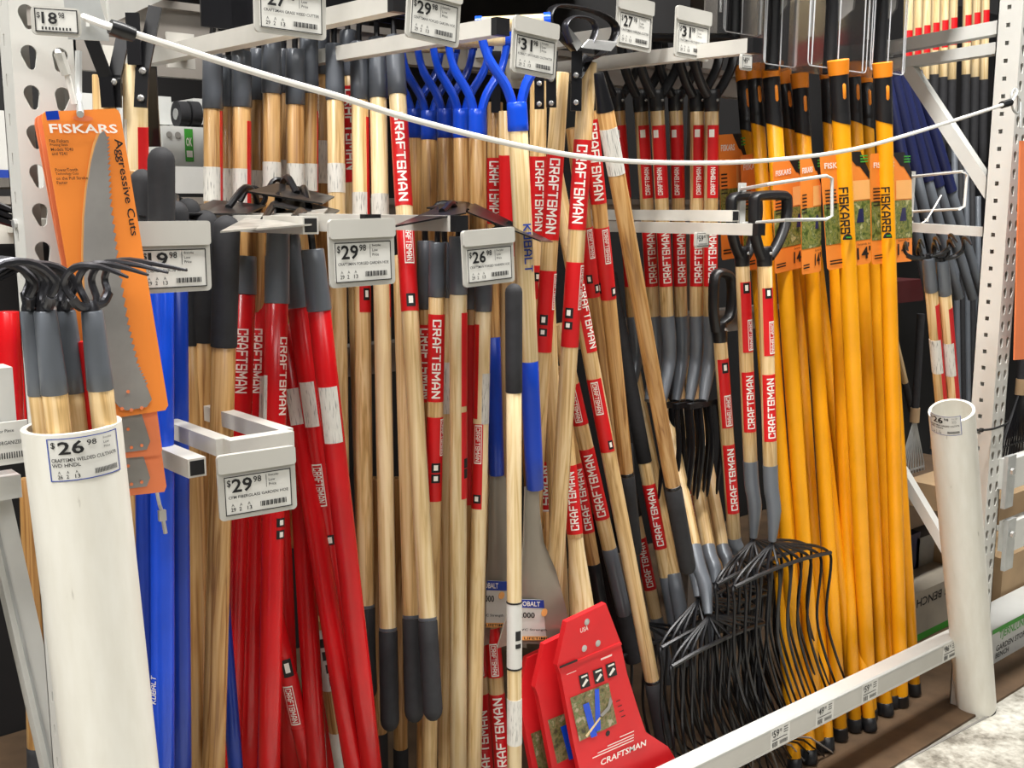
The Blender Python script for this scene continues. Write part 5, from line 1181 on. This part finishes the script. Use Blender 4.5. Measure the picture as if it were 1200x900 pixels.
for (x0, x1, y0, y1, m_, lab) in ((90, 118, 108, 200, 'box_white', 'pale carton behind the first weed cutter on the rear shelf'), (140, 152, 112, 200, 'box_white', 'narrow pale carton between the weed cutters'), (181, 203, 112, 146, 'box_white', 'pale carton left of the black wheels'), (228, 244, 115, 146, 'box_white', 'pale carton right of the black wheels')):
    a = U(x0, y0, sy+.12); b = U(x1, y1, sy+.12); carton('carton', lab, ((a.x+b.x)/2, sy+.2, (a.z+b.z)/2), (b.x-a.x, .15, a.z-b.z), m_, grp='cartons on the rear shelf')
for k, x in enumerate((212, 226)):
    c = U(x, 134, sy+.02); r = root('small_wheel', ('left' if not k else 'right')+' black ribbed wheel on top of the white carton', 'wheel', 'small black wheels', at(c))
    G().tube([c-X1*.012, c+X1*.012], .030, 20).obj('tyre', 'black_foam', r, True); G().tube([c-X1*.014, c+X1*.014], .013, 14).obj('hub', 'galvanised', r, True)
# left neighbouring bay
a = U(-20, 140, 1.75)
carton('carton', 'white and blue carton at the left edge beside the post', (U(2, 170, 1.75).x-.06, 1.85, U(2, 168, 1.75).z), (.16, .15, .10), 'box_white', strip=(.0, .12, 'print_blue'))
a = U(0, 530, 1.45); z = a.z
s = root('shelf_beam', 'white shelf beam of the neighbouring bay at the left edge', 'rack beam', None, at(Vector((a.x, 1.45, z)))); G().box((PL0-.4, 1.47, U(10, 465, 1.45).z), (.8, .04, .075)).obj('beam_body', 'beam_white', s)
G().box((PL0-.4, 1.47, U(10, 545, 1.45).z-.03), (.8, .04, .03)).obj('beam_lip', 'beam_white', s)
c = U(12, 517, 1.44); O = c-X1*.06-Z1*.03
lb_ = G().prism([O+X1*x+Z1*z_ for x, z_ in rrect(.085, .055, .003)], Y1*.004).obj('label_holder', 'tag_white', s)
g = G(); Q = O-Y1*.001
for k in range(16): flat_rect(g, Q, X1, Z1, .03+k*.003, .008, .0014, .008)
flat_text(g, 'For Piece', Q, X1, Z1, .045, .042, .02, .004); flat_text(g, 'GARDEN TOOL ORGANIZER', Q, X1, Z1, .005, .026, .07, .005); g.obj('lettering', 'print_black', lb_)
A = U(-12, 560, 1.5); B = U(66, 905, 1.5)
s = root('diagonal_brace', 'grey diagonal brace at the lower left beside the tube', 'rack brace', None, at(B)); G().bar(A, B+(B-A)*.1, .034, .03, up=Y1).obj('tube', 'beam_white', s); G().bar(A-X1*.008, B+(B-A)*.1-X1*.008, .004, .034, up=Y1).obj('edge_strip', 'galvanised', s)
for k, (x, y0, Y) in enumerate(((10, 365, 1.7), (22, 400, 1.8))):
    t = Tool('red_hoe', ('red handle at the far left edge behind the cultivators', 'shaded red handle near the left edge')[k], 'garden tool', (x, y0, Y), (x+4, 470, Y), .016, 'red handles at the left edge'); t.tube('handle', y0, 560, 'red_fibreglass')
for k, y in enumerate((246, 254, 262)):
    A = U(-20, y-2, 1.7); B = U(17, y+2, 1.7)
    r = root('wire_tine_tool', ('top', 'middle', 'lowest')[k]+' dark tine lying at the left edge by the post', 'garden tool', 'dark tines at the left edge', at(A)); G().tube([A, A.lerp(B, .5)+Z1*.006, B], [.006, .006, .004], 6).obj('tine', 'black_metal', r, True)
# right neighbouring bay: lower cartons, beams, hanging tools
for (y0, y1, lab) in ((548, 565, 'upper white beam bolted to the right post'), (620, 640, 'lower white beam bolted to the right post')):
    a = U(1178, (y0+y1)/2, 1.34); r = root('side_beam', lab, 'rack beam', 'beams right of the post', at(a)); h = .05
    G().box((a.x+.5, 1.345, a.z), (1.0, .03, .088)).obj('beam_body', 'beam_white', r); G().box((a.x+.012, 1.335, a.z-.02), (.05, .012, .15)).obj('end_plate', 'galvanised', r)
    c = Vector((a.x+.005, 1.326, a.z+.012)); G().tube([c, c-Y1*.008], .010, 6).obj('bolt', 'bright_steel', r)
XB = PR.x
c0 = U(1163, 738, 1.47)
carton('carton', 'white carton with green band on the floor right of the post', (c0.x+.4, 1.53, c0.z/2), (.8, .12, c0.z-.004), 'box_white', texts=(('TJERNLUND', .05, c0.z*.58, .20, .034, 'print_green', True), ('GARDEN STORAGE', .035, c0.z*.34, .26, .02, 'print_black', True), ('BENCH', .035, c0.z*.16, .09, .018, 'print_black', True)), strip=(.88, .12, 'print_green'))
a = U(1078, 700, 1.95)
def ux_box(name, lab, px0, py0, px1, py1, Y, d, mat, **k):
    a = U(px0, py0, Y); b = U(px1, py1, Y)
    if py1 == 752: b = Vector((b.x, b.y, .01))
    return carton(name, lab, ((a.x+b.x)/2, Y+d/2, (a.z+b.z)/2), (b.x-a.x, d, a.z-b.z), mat, **k)
ux_box('carton', 'carton with upside down lettering behind the far tube', 1064, 700, 1130, 752, 1.72, .3, 'box_shaded', texts=(('POTTING BENCH', .46, .15, .4, .03, 'print_black', False),), strip=(0, .14, 'print_green'))
ux_box('carton', 'grey carton above the upside down lettered one', 1075, 632, 1135, 690, 1.85, .3, 'box_grey')
ux_box('carton', 'dark blue and grey carton deep behind the yellow poles', 1060, 630, 1076, 668, 1.85, .3, 'navy_pole')
ux_box('plank_shelf', 'brown shelf board behind the far tube at mid height', 1055, 576, 1150, 590, 1.75, .5, 'brown_base', cat='shelf')
ux_box('carton', 'dark red crate in the shade behind the far tube', 1048, 330, 1082, 352, 1.9, .2, 'dark_red')
ux_box('carton', 'brown carton under the lower beam at the right edge', 1176, 655, 1215, 712, 1.6, .3, 'cardboard')
ux_box('plank_shelf', 'wooden shelf edge between the two right hand beams', 1172, 585, 1215, 597, 1.4, .3, 'cardboard', cat='shelf')
# hanging shovels at upper right in the next bay
for k in range(9):
    px = 1063+k*10.5+(6 if k > 5 else 0)
    lab = '%s wooden shovel shaft from the left behind the top right rails' % ('first', 'second', 'third', 'fourth', 'fifth', 'sixth', 'seventh', 'eighth', 'ninth and last')[k]
    t = Tool('hanging_shovel', lab, 'shovel', (px+2, -20, 2.5), (px-4, 280, 2.5), .019, 'shovels hanging at the upper right'); yw = 88+3*(k % 3)
    t.tube('handle', -30, yw, 'pale_wood'); t.band('sticker', 12+3*(8-k), 44+(8-k)*3, -.2, 1, 'red_sticker'); t.tube('socket', yw-1, 190, 'black_foam', 1.05, 1.0)
    shovel_blade(t, [(px-6, px+5, 185), (px-13, px+11, 205), (px-16, px+12, 240), (px-14, px+9, 270), (px-5, px+2, 300)], 2.5, 'black_metal', .02)
# navy poles leaning behind the orange cards
for k, (xt, xb) in enumerate(((1036, 1090), (1046, 1108), (1054, 1124), (1060, 1140), (1074, 1152))):
    t = Tool('navy_pole_tool', ('first', 'second', 'third', 'fourth', 'fifth')[k]+' dark blue pole leaning behind the orange cards, counted from the left', 'garden tool', (xt, 85, 1.92+.04*k), (xb, 350, 1.76+.06*k), .021, 'dark blue leaning poles')
    t.tube('handle', 85, 200+6*k, 'navy_pole'); t.tube('socket', 199+6*k, 350, 'steel_grey_socket', .8)
# rakes far right and behind the far tube
def fan_rake(lab, px, py, Y, h, w_, n=12, mat='black_metal', long=None):
    N = U(px, py, Y); r = root('fan_rake', lab, 'rake', 'dark rakes in the shade', at(N))
    for k in range(n):
        s = (k/(n-1)-.5)*2; P = [N, N-Z1*h*.5+X1*s*w_*.35, N-Z1*h*.93+X1*s*w_*.5, N-Z1*h+X1*s*w_*.5-Y1*.03]
        G().tube(P, .0028, 5).obj('tine', mat, r)
    G().tube([N, N+Z1*.35], .013, 10).obj('handle', 'black_foam', r, True); G().tube([N-Z1*.02, N+Z1*.03], .016, 10).obj('collar', 'cardboard', r, True)
    G().bar(N-Z1*h*.55-X1*w_*.38, N-Z1*h*.55+X1*w_*.38, .004, .006).obj('spreader', mat, r)
fan_rake('fan rake with thin wire tines behind the far tube', 1072, 488, 1.85, .34, .22, 10, 'galvanised')
fan_rake('dark fan rake further right in the shade behind the far tube', 1095, 520, 2.1, .3, .3, 12)
fan_rake('dark rake at the right edge beyond the post', 1196, 455, 1.5, .32, .3, 14)
fan_rake('second dark rake at the right edge beyond the post', 1212, 440, 1.62, .4, .35, 14)
for k in range(5):
    t = Tool('dark_rake', ('first', 'second', 'third', 'fourth', 'fifth')[k]+' dark rake handle in the gap left of the right post, counted from the left', 'rake', (1118+7*k, 150+20*k, 2.3), (1126+5*k, 690, 2.2), .013, 'dark rake handles'); t.tube('handle', 150+20*k, 690, 'black_foam' if k % 2 else 'steel_grey_socket')
t = Tool('tool_shaft', 'thin wooden shaft leaning in the dark right of the yellow poles', 'garden tool', (1040, 360, 1.95), (1068, 480, 1.95), .011, None); t.tube('handle', 360, 450, 'ash_wood'); t.tube('sleeve', 448, 482, 'black_foam', 1.05)
a = U(1196, 120, 1.34)
r = root('card_strip', 'long reddish card strip hanging at the right edge', 'card', None, at(a)); G().prism([U(1196, 165, 1.32), U(1212, 165, 1.32), U(1212, 420, 1.32), U(1189, 422, 1.32)][::-1], Y1*.004).obj('card', 'salmon_card', r); G().tube([U(1196, 150, 1.318), U(1196, 120, 1.33)], .003, 6).obj('hanger', 'galvanised', r)
